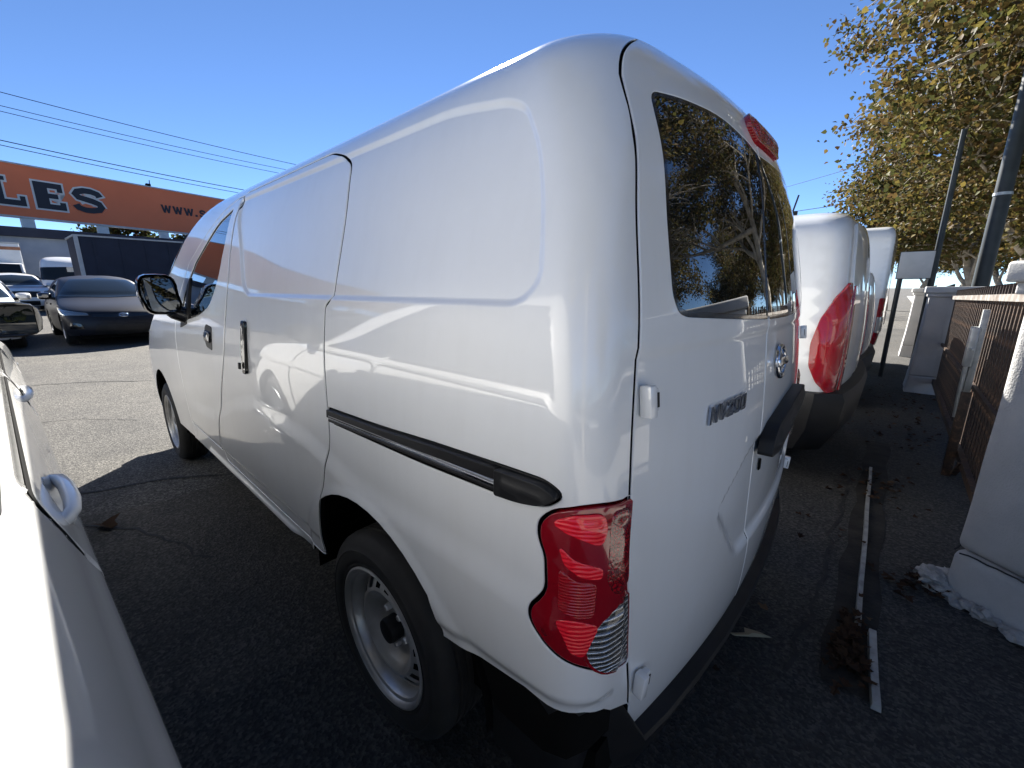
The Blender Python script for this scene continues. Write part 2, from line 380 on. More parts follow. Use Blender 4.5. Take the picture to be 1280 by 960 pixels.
        if fine:
            (u0, u1, v0, v1), fs = fine; ins = (G[:, 0] > u0) & (G[:, 0] < u1) & (G[:, 1] > v0) & (G[:, 1] < v1)
            G = np.concatenate([G[~ins], grid(fs, np.maximum(lo, [u0, v0]), np.minimum(hi, [u1, v1]))])
            mar = np.where((G[:, 0] > u0) & (G[:, 0] < u1) & (G[:, 1] > v0) & (G[:, 1] < v1), fs, sp)*.45
        else: mar = sp*.45
        if extra is not None:
            near = np.abs(sdf(G, extra[0])+extra[1]/2) < extra[1]/2+.004
            G = np.concatenate([G[~near]]+[resample(offset(resample(extra[0], .006), -o_), .007) for o_ in np.linspace(-.003, extra[1]+.003, 9)]); mar = .004
        d = sdf(G, O)
        for h in H: d = np.maximum(d, -sdf(G, h))
        G = G[d < -np.minimum(mar, bs*.6)]; G = G+RNG.uniform(-1, 1, G.shape)*1e-4
        loops = [O]+H; pts = np.concatenate(loops+[G]); ed = []; o = 0
        for L in loops: ed += [(o+i, o+(i+1) % len(L)) for i in range(len(L))]; o += len(L)
        r = delaunay_2d_cdt([Vector(p) for p in pts.tolist()], ed, [], 0, 1e-7)
        P2 = np.array([tuple(p) for p in r[0]]); T = np.array([t for t in r[2] if len(t) == 3])
        C = P2[T].mean(1); q = sdf(C, O)
        for h in H: q = np.maximum(q, -sdf(C, h))
        T = T[q < 0]
        a = P2[T]; ar = (a[:, 1, 0]-a[:, 0, 0])*(a[:, 2, 1]-a[:, 0, 1])-(a[:, 1, 1]-a[:, 0, 1])*(a[:, 2, 0]-a[:, 0, 0]); T = np.where((ar < 0)[:, None], T[:, ::-1], T); T = T[abs(ar) > 1e-10]
        offv = off
        if dome: offv = off+dome*sstep(-np.minimum(0, sdf(P2, O))/(dome*4))
        fn = lambda uu, vv: s.full(uu, vv, off)
        V = s.full(P2[:, 0], P2[:, 1], offv)
        if dome:
            def fd(uu, vv): return s.full(uu, vv, off+dome*sstep(-np.minimum(0, sdf(np.stack([uu, vv], 1), O))/(dome*4)))
            Nn = s.nrm(fd, P2[:, 0], P2[:, 1])
        else: Nn = s.nrm(fn, P2[:, 0], P2[:, 1])
        Vs, Ns, Fs = [V], [Nn], [T]; cnt = len(V)
        if rim:
            for L, sg in [(O, 1)]+[(h, -1) for h in H]:
                pn = pnormal(L)*sg; k = len(L); n0 = s.nrm(fn, L[:, 0], L[:, 1]); base = s.full(L[:, 0], L[:, 1], off)
                e = L+pn*.0025; b1 = s.full(e[:, 0], np.clip(e[:, 1], 0, s.VMAX), off); od = b1-base; od /= np.linalg.norm(od, axis=1)[:, None]+1e-9
                cm = (~cl(L))[:, None]; od = od*cm; n0 = n0
                rings = [(base, n0), (base+od*.0016-n0*.0007*cm, n0*.75+od*.66), (base+od*.0024-n0*.0028*cm, n0*.25+od*.97), (base+od*.0024-n0*rim*cm, od+n0*(1-cm))]
                for rp, rn in rings: Vs.append(rp); Ns.append(rn/np.linalg.norm(rn, axis=1)[:, None])
                i = np.arange(k); j = (i+1) % k
                for q in range(3):
                    a, b = cnt+q*k, cnt+(q+1)*k; f = np.stack([a+j, a+i, b+i, b+j], 1); f = f if sg > 0 else f[:, ::-1]
                    Fs.append(f)
                cnt += 4*k
        V = np.concatenate(Vs)*mir; Nn = np.concatenate(Ns)*mir; F = []
        for f in Fs: F += (f[:, ::-1] if side < 0 else f).tolist()
        mi = [0]*len(T)
        if rim:
            for q, f in enumerate(Fs[1:]): mi += [1 if (gap > 0 and q % 3 == 2) else 0]*len(f)
        if not build: return V, Nn, F, mi
        o = link(name, mesh(name, V, F, True, Nn), m, parent, **kw)
        if gap > 0: o.data.materials.append(M['black']); o.data.polygons.foreach_set('material_index', mi)
        return o

def join_panels(name, m, parent, parts, **kw):
    V, Nn, F, mi = [], [], [], []; o = 0
    for v, n, f, k in parts: V.append(v); Nn.append(n); F += [tuple(i+o for i in q) for q in f]; o += len(v); mi += k
    ob = link(name, mesh(name, np.concatenate(V), F, True, np.concatenate(Nn)), m, parent, **kw)
    ob.data.materials.append(M['black']); ob.data.polygons.foreach_set('material_index', mi); return ob

# ------------------------------------------------------------------ wheels (axis y, outer face towards +y)
def tyre_mb(Ro, Ri, w):
    h = w/2; p = [(Ri, h-.012), (Ri+.012, h-.004), (Ri+.018, h-.0055), (Ri+.024, h-.001), (Ri+(Ro-Ri)*.45, h), (Ri+(Ro-Ri)*.55, h-.001), (Ri+(Ro-Ri)*.57, h+.0012), (Ri+(Ro-Ri)*.60, h-.0015), (Ro-.03, h-.006), (Ro-.012, h-.016), (Ro-.003, h-.03)]
    q = [(r, a) for r, a in p]
    for y in (.6, .2, -.2, -.6):
        yy = y*(h-.03); q += [(Ro, yy+.006), (Ro-.008, yy+.004), (Ro-.008, yy-.004), (Ro, yy-.006)]
    q += [(r, -a) for r, a in p[::-1]]
    return MB().lathe(q, 72)
def wheel_steel(Ro=.30, Rr=.203, w=.185):
    h = w/2-.006
    root = MB().lathe([(.165, h-.075), (.0, h-.078)], 32).build('wheel', 'black')
    tyre_mb(Ro, Rr-.004, w).build('tyre', 'rubber', root, smooth='auto')
    lip = [(Rr-.006, h-.016), (Rr+.001, h-.006), (Rr+.002, h), (Rr-.004, h+.003), (Rr-.010, h-.001), (Rr-.014, h-.010), (Rr-.022, h-.013), (Rr-.027, h-.022), (Rr-.030, h-.05)]
    disc = [(Rr-.030, h-.05), (.166, h-.052), (.158, h-.043), (.146, h-.034), (.132, h-.026), (.122, h-.023), (.112, h-.027), (.100, h-.040), (.088, h-.056), (.074, h-.062), (.050, h-.062), (.034, h-.060)]
    mb = MB(); mb.lathe(lip, 72); mb.lathe(disc, 72, skip=lambda i, k: i in (2, 3) and k % 4 in (0, 1))
    mb.lathe([(Rr-.030, h-.05), (Rr-.032, -h)], 48)
    mb.build('rim', 'steel', root, smooth='auto')
    MB().lathe([(.036, h-.064), (.037, h-.030), (.034, h-.022), (.022, h-.019), (.0, h-.018)], 28).build('hub_cap', 'plastic', root, smooth='auto')
    for k in range(5):
        t = 2*math.pi*k/5+.3; T = Matrix.Translation((.057*math.cos(t), 0, .057*math.sin(t)))
        MB().lathe([(.011, h-.066), (.011, h-.048), (.008, h-.044), (0, h-.044)], 6, T=T).build('wheel_nut', 'steel', root, smooth=False)
    return root
def wheel_alloy(Ro=.33, Rr=.22, w=.21, spokes=10):
    h = w/2-.006; mb = MB()
    root = MB().lathe([(Rr-.03, h-.07), (0, h-.07)], 24).build('wheel', 'black')
    tyre_mb(Ro, Rr-.004, w).build('tyre', 'rubber', root, smooth='auto')
    mb.lathe([(Rr-.005, h-.015), (Rr+.002, h-.003), (Rr-.005, h+.002), (Rr-.014, h-.006), (Rr-.02, h-.03), (Rr-.025, -h)], 48)
    for k in range(spokes):
        t = 2*math.pi*k/spokes; rot = Matrix.Rotation(-t, 3, 'Y')
        mb.box(rot @ Vector(((.03+Rr-.015)/2, h-.022, 0)), (Rr-.045, .022, .03), rot)
    mb.lathe([(.055, h-.03), (.052, h-.008), (.03, h-.004), (0, h-.004)], 24)
    mb.build('rim', 'alloy', root, smooth='auto')
    return root
def put_wheels(parent, proto, ys, xs, r):
    first = True
    for x in xs:
        for sy in (1, -1):
            o = proto if first else copy_tree(proto); first = False
            o.parent = parent; o.location = (x, sy*ys, r); o.rotation_euler = (0, random.uniform(0, 6), 0) if sy > 0 else (0, 0, math.pi)

# ------------------------------------------------------------------ ground
def ground():
    xs = [-3000, -400, -60, -20, -8, -5, -3, -2, -1, 0, 1, 2, 3, 4, 5, 6, 8, 12, 16, 22, 30, 45, 60, 80, 400, 3000]
    ys = [-3000, -400, -80, -40, -20, -10, -5, 0, 5, 10, 20, 40, 80, 400, 3000]
    V = [(x, y, gz(x)) for y in ys for x in xs]; n = len(xs)
    F = [(j*n+i, j*n+i+1, (j+1)*n+i+1, (j+1)*n+i) for j in range(len(ys)-1) for i in range(n-1)]
    link('ground', mesh('ground', V, F, True), 'asphalt', kind='structure')
def sheet(name, pts, z, m, kind='structure', **kw):
    p = ccw(np.array(pts, float)); t = tessellate_polygon([[Vector((a, b, 0)) for a, b in p]])
    V = [(a, b, z+gz(a)) for a, b in p]; F = [f if area(p[list(f)]) > 0 else f[::-1] for f in t]
    return link(name, mesh(name, V, F, False), m, kind=kind, **kw)
ground()
def wob(n, a): return RNG.normal(0, a, n)
def seam(pts, w, z=.005, name='asphalt_seam'):
    pts = np.array(pts, float); out = [pts[0]]
    for a, b in zip(pts[:-1], pts[1:]):
        n = max(2, int(np.linalg.norm(b-a)/.08))
        for k in range(1, n+1): out.append(a+(b-a)*k/n+wob(2, .012))
    P = np.array(out); d = np.gradient(P, axis=0); d /= np.linalg.norm(d, axis=1)[:, None]+1e-9; nn = np.stack([-d[:, 1], d[:, 0]], 1)
    ww = w*(.5+RNG.random(len(P))*.9); V = []
    for p, q, s in zip(P, nn, ww): V += [(*(p+q*s/2), z+gz(p[0])), (*(p-q*s/2), z+gz(p[0]))]
    F = [(2*i, 2*i+1, 2*i+3, 2*i+2) for i in range(len(P)-1)]
    me = mesh(name, V, F, False); bm = bmesh.new(); bm.from_mesh(me); bmesh.ops.recalc_face_normals(bm, faces=bm.faces)
    if bm.faces[0].normal.z < 0: bmesh.ops.reverse_faces(bm, faces=bm.faces)
    bm.to_mesh(me); bm.free()
    return link(name, me, 'tar', kind='structure')
# the darker strip of lot along the fence, where the vans stand with their tails
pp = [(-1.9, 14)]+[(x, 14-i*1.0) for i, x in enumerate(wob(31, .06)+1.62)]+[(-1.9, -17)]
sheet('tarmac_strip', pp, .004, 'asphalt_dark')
seam([(7.5, 2.2), (7.0, 1.1), (6.4, .4), (5.6, -1.5)], .022)
seam([(3.9, 2.3), (3.4, 1.75), (2.81, 1.53), (2.7, 1.38), (2.55, .95), (2.0, .2)], .02)
seam([(5.3, 2.4), (4.9, 1.3), (4.4, .9)], .012)
seam([(2.3, 1.5), (1.9, 1.2), (1.3, 1.0)], .012, .009)
seam([(-.86, -.15), (-.9, -1.0), (-.88, -2.2), (-.92, -6)], .016, .009)
pt = np.array([(2.35, 1.45), (2.15, 1.0), (2.25, .55), (1.5, .35), (.6, .45), (.35, .9), (.55, 1.3), (1.2, 1.62), (1.8, 1.7)]); pt = resample(rounded(pt, .3), .06); pt = pt+wob(pt.shape, .012)
M['asphalt_patch'] = asphalt('worn_asphalt', (.06, .056, .05), (.10, .094, .085), (.16, .15, .135))
sheet('asphalt_patch', pt, .0045, 'asphalt_patch')
# beyond the fence: pavement, kerb, road, far pavement
def slab(name, x0, x1, y0, y1, z0, z1, m):
    return MB().box(((x0+x1)/2, (y0+y1)/2, (z0+z1)/2), (x1-x0, y1-y0, z1-z0)).build(name, m, kind='structure')
slab('street_pavement', -4.2, -1.9, -90, 60, -.3, .012, 'concrete')
slab('kerb', -4.36, -4.2, -90, 60, -.3, .010, 'stucco_cap')
sheet('street', [(-13, -90), (-4.36, -90), (-4.36, 60), (-13, 60)], .006, 'asphalt')
slab('far_kerb', -13.3, -13, -90, 60, -.3, .13, 'stucco_cap')
slab('far_pavement', -17, -13.3, -90, 60, -.3, .126, 'concrete')

# ------------------------------------------------------------------ the white panel van
VK = [(.20, .800, -.690, 3.55, .10, .12), (.28, .836, -.705, 3.66, .088, .12), (.36, .848, -.730, 3.72, .088, .12), (.50, .856, -.750, 3.74, .088, .12),
      (.70, .861, -.760, 3.73, .088, .12), (.85, .861, -.760, 3.66, .088, .12), (1.00, .852, -.752, 3.50, .088, .12), (1.12, .841, -.740, 3.24, .088, .12),
      (1.24, .824, -.726, 3.00, .088, .12), (1.38, .793, -.702, 2.76, .088, .12), (1.50, .764, -.680, 2.54, .11, .14), (1.60, .730, -.652, 2.31, .12, .18),
      (1.665, .692, -.626, 2.14, .13, .20), (1.715, .632, -.592, 1.96, .15, .21), (1.757, .548, -.535, 1.80, .16, .22), (1.79, .430, -.42, 1.65, .18, .22),
      (1.817, .260, -.20, 1.50, .15, .22), (1.83, .0, .10, 1.40, .0, .22)]
def cargo_van():
    S = Shell(VK); vz = S.vz; UC = S.UC
    root = empty('cargo_van', (0, 0, 0), label='white windowless panel van in the foreground with steel wheels and red tail lamp', cat='van')
    # --- pressed-in relief
    rec = S.uv([(-.845, 1.243), (.455, 1.243), (.490, 1.285), (.488, 1.36), (.497, 1.50), (.478, 1.575), (.425, 1.600), (.22, 1.630), (-.2, 1.632), (-1.24, 1.640), (-1.17, 1.60), (-1.02, 1.46), (-.915, 1.28)])
    rec = rounded(rec, .035)
    plate = rounded(np.array([(.93, vz(.80)), (1.10, vz(.90)), (1.20, vz(.925)), (1.95, vz(.925)), (1.95, vz(.60)), (1.10, vz(.60))]), .05)
    crease = np.array([(-2.1, .64), (-1.45, .70), (-1.05, .83), (-.80, .885), (-.3, .86), (.0, .80), (.42, .80)])
    def D(u, v):
        sh = np.shape(u); u = np.ravel(u); v = np.ravel(v); z = np.interp(v, S.vt, S.f[0]); d = np.zeros(len(u))
        m = (u > -1.4) & (u < .56) & (z > 1.18) & (z < 1.70)
        if m.any():
            q = sdf(np.stack([u[m], v[m]], 1), rec); w = .017
            d[m] -= .0085*sstep(-q/w)
        m = (u > .8) & (u < 2.05) & (z > .5) & (z < 1.0)
        if m.any(): d[m] -= .012*sstep(-sdf(np.stack([u[m], v[m]], 1), plate)/.03)
        side = u < .62
        zc = np.interp(u, crease[:, 0], crease[:, 1])              # haunch below a soft shoulder line
        sh_ = sstep((zc-z)/.07)*sstep((u+2.2)/.5)*sstep((.60-u)/.15); d += np.where(side, .009*sh_*sstep((z-.40)/.25), 0)
        zl = .505+.0*u                                             # lower door line, panel tucks in under it
        d += np.where(side & (u > -2.1) & (u < -.3), -.008*sstep((zl-z)/.035)+.012*sstep((.415-z)/.02)*sstep((-.50-u)/.1), 0)
        r = np.hypot(-u-.0, z-.31); d += np.where(side & (u > -.6), .007*sstep((.455-r)/.04)*sstep((r-.30)/.05), 0)   # arch lip
        zt = np.interp(u, [.3, .5, .62, .7], [.57, .60, .585, .55])   # curl under at the rear corner
        d += np.where(side & (u > .30), -.010*sstep((zt-z)/.035), 0)
        zr = 1.185                                                 # ledge below the rear windows
        d += np.where(u > .62, -.004*sstep((zr-z)/.02), 0)
        return d.reshape(sh)
    S.D = D
    # --- outlines
    gap = np.array([(.690, .385), (.688, .47), (.660, .600), (.650, .66), (.636, .80), (.632, .935), (.632, 1.10), (.640, 1.17), (.636, 1.25), (.613, 1.405), (.600, 1.533), (.588, 1.646), (.572, 1.678), (.575, 1.70), (.60, 1.722)])
    zz = np.concatenate([np.linspace(.36, 1.722, 50)]); gu = np.interp(zz, gap[:, 1], gap[:, 0])
    gu = np.convolve(np.pad(gu, 3, mode='edge'), np.ones(7)/7, 'valid'); gapuv = np.stack([gu, vz(zz)], 1)
    sl = [(-1.18, 1.658), (-1.125, 1.468), (-1.095, 1.30), (-1.10, 1.21), (-1.15, 1.0), (-1.28, .77), (-1.42, .547), (-1.45, .43), (-.292, .425), (-.292, .5), (-.268, .595), (-.20, .75), (-.163, .86), (-.165, .93), (-.175, 1.0), (-.184, 1.1), (-.186, 1.226), (-.158, 1.245), (-.150, 1.355), (-.143, 1.476), (-.172, 1.60), (-.232, 1.630), (-.330, 1.658)]
    slide = rounded(S.uv(sl), [.02, .05, .1, .1, .1, .1, .1, .05, .04, .05, .1, .1, .05, .05, .05, .05, .012, .012, .1, .1, .04, .02, .03])
    fr = [(-1.19, 1.648), (-1.133, 1.468), (-1.103, 1.30), (-1.108, 1.21), (-1.158, 1.0), (-1.288, .77), (-1.428, .547), (-1.47, .47), (-2.10, .47), (-2.14, .80), (-2.16, 1.03), (-2.02, 1.22), (-1.80, 1.45), (-1.56, 1.60), (-1.35, 1.645)]
    front = rounded(S.uv(fr), [.02, .05, .1, .1, .1, .1, .1, .05, .05, .1, .05, .1, .1, .1, .05])
    win = rounded(S.uv([(-1.292, 1.604), (-1.515, 1.558), (-1.76, 1.36), (-1.905, 1.22), (-1.99, 1.085), (-1.82, 1.115), (-1.55, 1.150), (-1.37, 1.20), (-1.262, 1.30), (-1.225, 1.45)]), [.02, .06, .1, .05, .02, .05, .1, .1, .1, .1])
    tl = S.uv([(.640, .940), (.560, .951), (.513, .935), (.495, .912), (.494, .885), (.505, .855), (.507, .80), (.498, .775), (.486, .752), (.488, .728), (.502, .708), (.530, .684), (.580, .657), (.625, .628), (.655, .612), (.650, .70), (.636, .80)])
    tl = rounded(tl, [.004, .03, .02, .02, .02, .03, .03, .02, .02, .02, .02, .05, .05, .02, .012, .02, .02])
    rail = rounded(S.uv([(-.160, .950), (.1, .957), (.430, .976), (.50, .979), (.522, .966), (.50, .945), (.470, .935), (.430, .930), (.28, .921), (-.135, .917), (-.158, .922)]), [.01, .1, .05, .02, .02, .03, .03, .05, .1, .02, .01])
    # body boundary
    bot = [(S.umin, vz(.33)), (S.FA-1.0, vz(.33)), (S.FA-.62, vz(.36))]
    def arch(cx, r, zl): return S.arc(cx, .31, r, zl)
    fa = arch(2.925, .385, .37); ra = arch(0, .418, .39)
    bot += fa+[(-2.0, vz(.385)), (-.5, vz(.385))]+[p for p in ra if not (p[0] > 0 and p[1] < vz(.60))]+[(.304, vz(.57)), (.312, vz(.515)), (.472, vz(.553)), (.568, vz(.545)), (.668, vz(.492)), (gapuv[0, 0], vz(.475))]
    gb = gapuv[zz > .485]
    outer = np.array(bot+gb.tolist()+[(.75, vz(1.735)), (1.05, vz(1.745)), (UC, vz(1.747)), (UC, S.VMAX), (0., S.VMAX), (S.umin, S.VMAX)])
    wsA = [(S.FA-.66, vz(1.16)), (S.umin, vz(1.13)), (S.umin, vz(1.735)), (S.FA-1.05, vz(1.725)), (S.FA-.72, vz(1.66)), (S.FA-.58, vz(1.45))]
    tlh = offset(ccw(tl), .004)
    L = S.panel('body', None, None, outer, [slide, front, tlh, offset(ccw(rail), .002)], sp=.035, fine=((-1.75, 1.36, .17, S.vz(1.722)), .0125), extra=(rec, .017), gap=.0058, build=False)
    Rr = S.panel('body', None, None, outer, [tlh], sp=.05, gap=.0058, side=-1, build=False)
    join_panels('body', 'white_paint', root, [L, Rr])
    # black inner skin behind every joint
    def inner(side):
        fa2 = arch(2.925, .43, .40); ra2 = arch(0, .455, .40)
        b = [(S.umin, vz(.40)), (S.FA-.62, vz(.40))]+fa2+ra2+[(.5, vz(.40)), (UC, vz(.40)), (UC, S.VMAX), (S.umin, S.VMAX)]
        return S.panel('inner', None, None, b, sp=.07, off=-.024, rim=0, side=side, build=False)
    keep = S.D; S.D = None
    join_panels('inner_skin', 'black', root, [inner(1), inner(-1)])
    S.D = keep
    fl = MB(); fl.box((1.45, 0, .33), (4.2, 1.5, .10))
    for cx in (0, 2.925):
        for sy in (1, -1):
            n = 20; r = .425
            for k in range(n):
                a, b = math.pi*k/n, math.pi*(k+1)/n
                V = [(cx+r*math.cos(a), sy*.83, .31+r*math.sin(a)), (cx+r*math.cos(b), sy*.83, .31+r*math.sin(b)), (cx+r*math.cos(b), sy*.55, .31+r*math.sin(b)), (cx+r*math.cos(a), sy*.55, .31+r*math.sin(a))]
                fl.add(V, [(0, 1, 2, 3)])
    fl.build('underbody', 'black', root)
    # --- doors
    sd_ = S.panel('sliding_door', 'white_paint', root, slide, sp=.0125, extra=(rec, .017), gap=.0058)
    fd_ = S.panel('front_door', 'white_paint', root, front, [win], sp=.016, gap=.0058)
    S.D = None
    S.panel('window_glass', 'glass', fd_, offset(ccw(win), -.0035), sp=.03, off=-.005, rim=.012)
    # window sail / divider bar
    P = [S.frame(-1.835, vz(z), .0)[0]+S.frame(-1.835, vz(z))[3]*.001 for z in (1.13, 1.16)]
    bar = S.uv([(-1.79, 1.118), (-1.835, 1.108), (-1.835, 1.285), (-1.79, 1.325)])
    S.panel('window_bar', 'plastic', fd_, bar, sp=.03, off=.002, rim=.008)
    S.panel('window_sail', 'plastic', fd_, S.uv([(-1.83, 1.09), (-1.98, 1.062), (-1.93, 1.16), (-1.83, 1.16)]), sp=.03, off=.004, rim=.008)
    # door pulls
    S.panel('handle_pocket', 'plastic', fd_, rounded(S.uv([(-1.335, 1.10), (-1.345, .995), (-1.44, 1.005), (-1.47, 1.04), (-1.455, 1.095), (-1.43, 1.108)]), .012), sp=.02, off=.002, rim=.006, dome=.004)
    S.panel('handle', 'gloss_black', fd_, rounded(S.uv([(-1.345, 1.075), (-1.352, 1.03), (-1.43, 1.035), (-1.445, 1.065), (-1.42, 1.082)]), .012), sp=.015, off=.012, rim=.012, dome=.008)
    S.panel('handle_pocket', 'white_paint', sd_, rounded(S.uv([(-.838, 1.16), (-.838, .96), (-.90, .96), (-.90, 1.16)]), .028), sp=.015, off=.0015, rim=.004)
    S.panel('handle', 'gloss_black', sd_, rounded(S.uv([(-.838, 1.152), (-.838, .955), (-.872, .955), (-.872, 1.152)]), .014), sp=.012, off=.012, rim=.018, dome=.008)
    p, a, b, n = S.frame(-.855, vz(.985), .022); rot = Matrix((a, b, n)).transposed()
    MB().box(p+n*.002, (.016, .024, .008), rot).build('lock_cover', 'plastic', sd_, bevel=.002)
    # --- tail lamps
    def lamp(side):
        t = S.panel('tail_light', 'red_dark', root, tl, sp=.02, off=.000, rim=.014, side=side, dome=.006)
        def sub(name, m, pts, off=.007, dome=.003, r=.01, sp=.014):
            S.panel(name, m, t, rounded(S.uv(pts), r), sp=sp, off=off, rim=.004, side=side, dome=dome)
        sub('reflector', 'red_bright', [(.513, .923), (.540, .938), (.575, .940), (.580, .916), (.574, .890), (.552, .902), (.528, .913)])
        sub('reflector', 'red_bright', [(.523, .884), (.540, .866), (.576, .850), (.575, .834), (.550, .840), (.530, .858)], r=.006)
        sub('reflector', 'red', [(.524, .845), (.545, .829), (.568, .825), (.566, .768), (.545, .768), (.524, .778)], dome=.002, r=.006)
        sub('reflector', 'red_bright', [(.520, .757), (.545, .761), (.574, .748), (.566, .722), (.556, .692), (.540, .702), (.532, .730)])
        sub('lamp_bowl', 'red_net', [(.588, .938), (.630, .932), (.630, .86), (.634, .795), (.600, .79), (.582, .83), (.586, .87), (.584, .90)], r=.015, off=.006, dome=.005)
        el = [(np.interp(.705+.072*math.cos(t_), [.62, .70, .78], [.646, .640, .634])-(.078*math.sin(t_) if math.sin(t_) > 0 else 0), .700+.072*math.cos(t_)) for t_ in np.linspace(0, 2*math.pi, 36)[:-1]]
        S.panel('reverse_lamp_rim', 'red_dark', t, offset(ccw(S.uv(el)), .004), sp=.014, off=.0055, rim=.006, side=side)
        S.panel('reverse_lamp', 'bowl', t, S.uv(el), sp=.010, off=.0065, rim=.004, side=side, dome=.005)
    S.D = keep
    lamp(1); lamp(-1)
    # --- sliding door rail in its dark channel
    rl = S.panel('door_rail', 'plastic', root, rail, sp=.012, off=-.004, rim=.014)
    S.D = None
    S.panel('rail_cap', 'plastic', rl, rounded(S.uv([(.433, .974), (.50, .977), (.520, .965), (.50, .947), (.470, .937), (.433, .932)]), [.003, .01, .01, .015, .015, .003]), sp=.012, off=.016, rim=.02, dome=.004)
    up = S.uv([(-.150, .9495), (.1, .956), (.429, .974), (.429, .957), (.1, .938), (-.150, .932)]); S.panel('rail_cover', 'plastic', rl, up, sp=.016, off=.011, rim=.016)
    for z0, w, m in ((.929, .0035, 'chrome'), (.9225, .003, 'plastic'), (.935, .0025, 'alloy')):
        k = 0 if m != 'alloy' else .001
        g = [(-.14+.03*i, 0) for i in range(20)]
        lo = [(u, z0+(u+.14)*.025) for u, _ in g if u < .43]; S.panel('rail_strip', m, rl, S.uv(lo+[(u, z+w) for u, z in lo[::-1]]), sp=.03, off=.011, rim=.008)
    # --- rear doors and their glass
    us = [(.358, 1.272), (.60, 1.21), (.80, 1.175), (.96, 1.188), (1.10, 1.203), (1.20, 1.208), (1.722, 1.22)]
    sz = np.linspace(.345, 1.722, 24); su = np.interp(sz, [a for a, _ in us], [b for _, b in us]); su = np.convolve(np.pad(su, 2, mode='edge'), np.ones(5)/5, 'valid'); split = np.stack([su, vz(sz)], 1)
    ext = lambda u: 2*UC-u
    botL = [(gapuv[0, 0], vz(.385)), (.93, vz(.348)), (split[0, 0], vz(.345))]
    topL = [(UC*.9, 0)]
    gl = gapuv[zz > .392]; dl = np.array(botL+split.tolist()+[(1.05, vz(1.743)), (.75, vz(1.733))]+gl[::-1].tolist())
    gr = gl.copy(); gr[:, 0] = ext(gr[:, 0])
    dr = np.array([(split[0, 0], vz(.345)), (1.75, vz(.348)), (ext(gapuv[0, 0]), vz(.385))]+gr.tolist()+[(ext(.75), vz(1.733)), (ext(1.05), vz(1.743)), (UC, vz(1.745))]+split[::-1].tolist())
    wl = rounded(S.uv([(.668, 1.600), (.700, 1.42), (.728, 1.265), (.748, 1.236), (.775, 1.229), (1.0, 1.215), (1.196, 1.205), (1.199, 1.40), (1.200, 1.585), (1.13, 1.60), (.956, 1.622), (.768, 1.613)]), [.02, .1, .02, .02, .03, .1, .004, .1, .004, .05, .1, .05])
    wr = rounded(S.uv([(1.213, 1.204), (1.5, 1.200), (ext(.775), 1.229), (ext(.728), 1.26), (ext(.700), 1.42), (ext(.675), 1.560), (ext(.74), 1.588), (ext(.956), 1.600), (1.40, 1.590), (1.215, 1.583)]), [.004, .1, .03, .03, .1, .03, .03, .1, .1, .004])
    S.D = keep
    dL = S.panel('rear_door', 'white_paint', root, dl, [wl], sp=.014, gap=.0058)
    dR = S.panel('rear_door', 'white_paint', root, dr, [wr], sp=.014, gap=.0058)
    dL['label'] = 'narrower left rear door with chrome lettering'; dR['label'] = 'wider right rear door with round badge and black grip'
    S.D = None
    for o, w in ((dL, wl), (dR, wr)):
        S.panel('window_seal', 'gloss_black', o, offset(ccw(w), .003), [offset(ccw(w), -.005)], sp=.02, off=-.0005, rim=.006)
        S.panel('window_glass', 'glass', o, offset(ccw(w), -.0045), sp=.03, off=-.001, rim=.008)
    S.panel('door_seam_cover', 'glass', dR, np.array([(1.192, vz(1.209)), (1.220, vz(1.209)), (1.221, vz(1.583)), (1.194, vz(1.583))]), sp=.02, off=.0012, rim=.003)
    # badge, letters, grip, brake light, hinges
    def on(u, z, off=0.): return S.frame(u, vz(z), off)
    p, a, b, n = on(1.325, 1.083, -.002); fr_ = lambda x, y, h: p+a*x+b*y+n*h
    ring = MB(); nseg = 40
    for k in range(nseg):
        for r_, h_ in ((.047, .002), (.046, .008), (.041, .011), (.036, .008), (.035, .002)):
            t = 2*math.pi*k/nseg; ring.v.append(tuple(fr_(r_*math.cos(t), r_*math.sin(t), h_)))
    for k in range(nseg):
        for q in range(4):
            ring.f.append((k*5+q, ((k+1) % nseg)*5+q, ((k+1) % nseg)*5+q+1, k*5+q+1))
    bd = ring.build('badge', 'chrome', dR, smooth=True)
    MB().prism([(-.052, -.0105), (.052, -.0105), (.052, .0105), (-.052, .0105)], fr_, .004, .0135).build('badge_bar', 'chrome', bd, bevel=.0025)
    lt = MB()
    def ribbon(pts, w, closed=False):
        pts = [np.array(q, float) for q in pts]; n_ = len(pts); l, r_ = [], []
        for i in range(n_):
            d = (pts[(i+1) % n_] if (closed or i < n_-1) else pts[i])-(pts[i-1] if (closed or i > 0) else pts[i]); d = d/np.linalg.norm(d); q = np.array([-d[1], d[0]])
            l.append(pts[i]+q*w/2); r_.append(pts[i]-q*w/2)
        return l, r_
    globals()['ribbon'] = ribbon
    adv = 0; u0 = .862; hgt = .034
    def put(polys, x0, wd):
        q = MB()
        for poly in polys:
            def fr2(x, y, h, x0=x0):
                P_, A_, B_, N_ = on(u0+x0+x*wd+y*.2*hgt, 1.032+(x0+x*wd)*-.0+y*hgt*1.0-hgt/2, -.002); return P_+N_*h
            q.prism(poly, fr2, 0, .0045)
        q.build('letter', 'letter_chrome', dL, bevel=.0)
    put([[(0, 0), (.24, 0), (.24, .6), (.72, 0), (1, 0), (1, 1), (.76, 1), (.76, .42), (.28, 1), (0, 1)]], 0, .034)
    put([[(0, 1), (.35, 0), (.65, 0), (1, 1), (.74, 1), (.5, .3), (.26, 1)]], .040, .034)
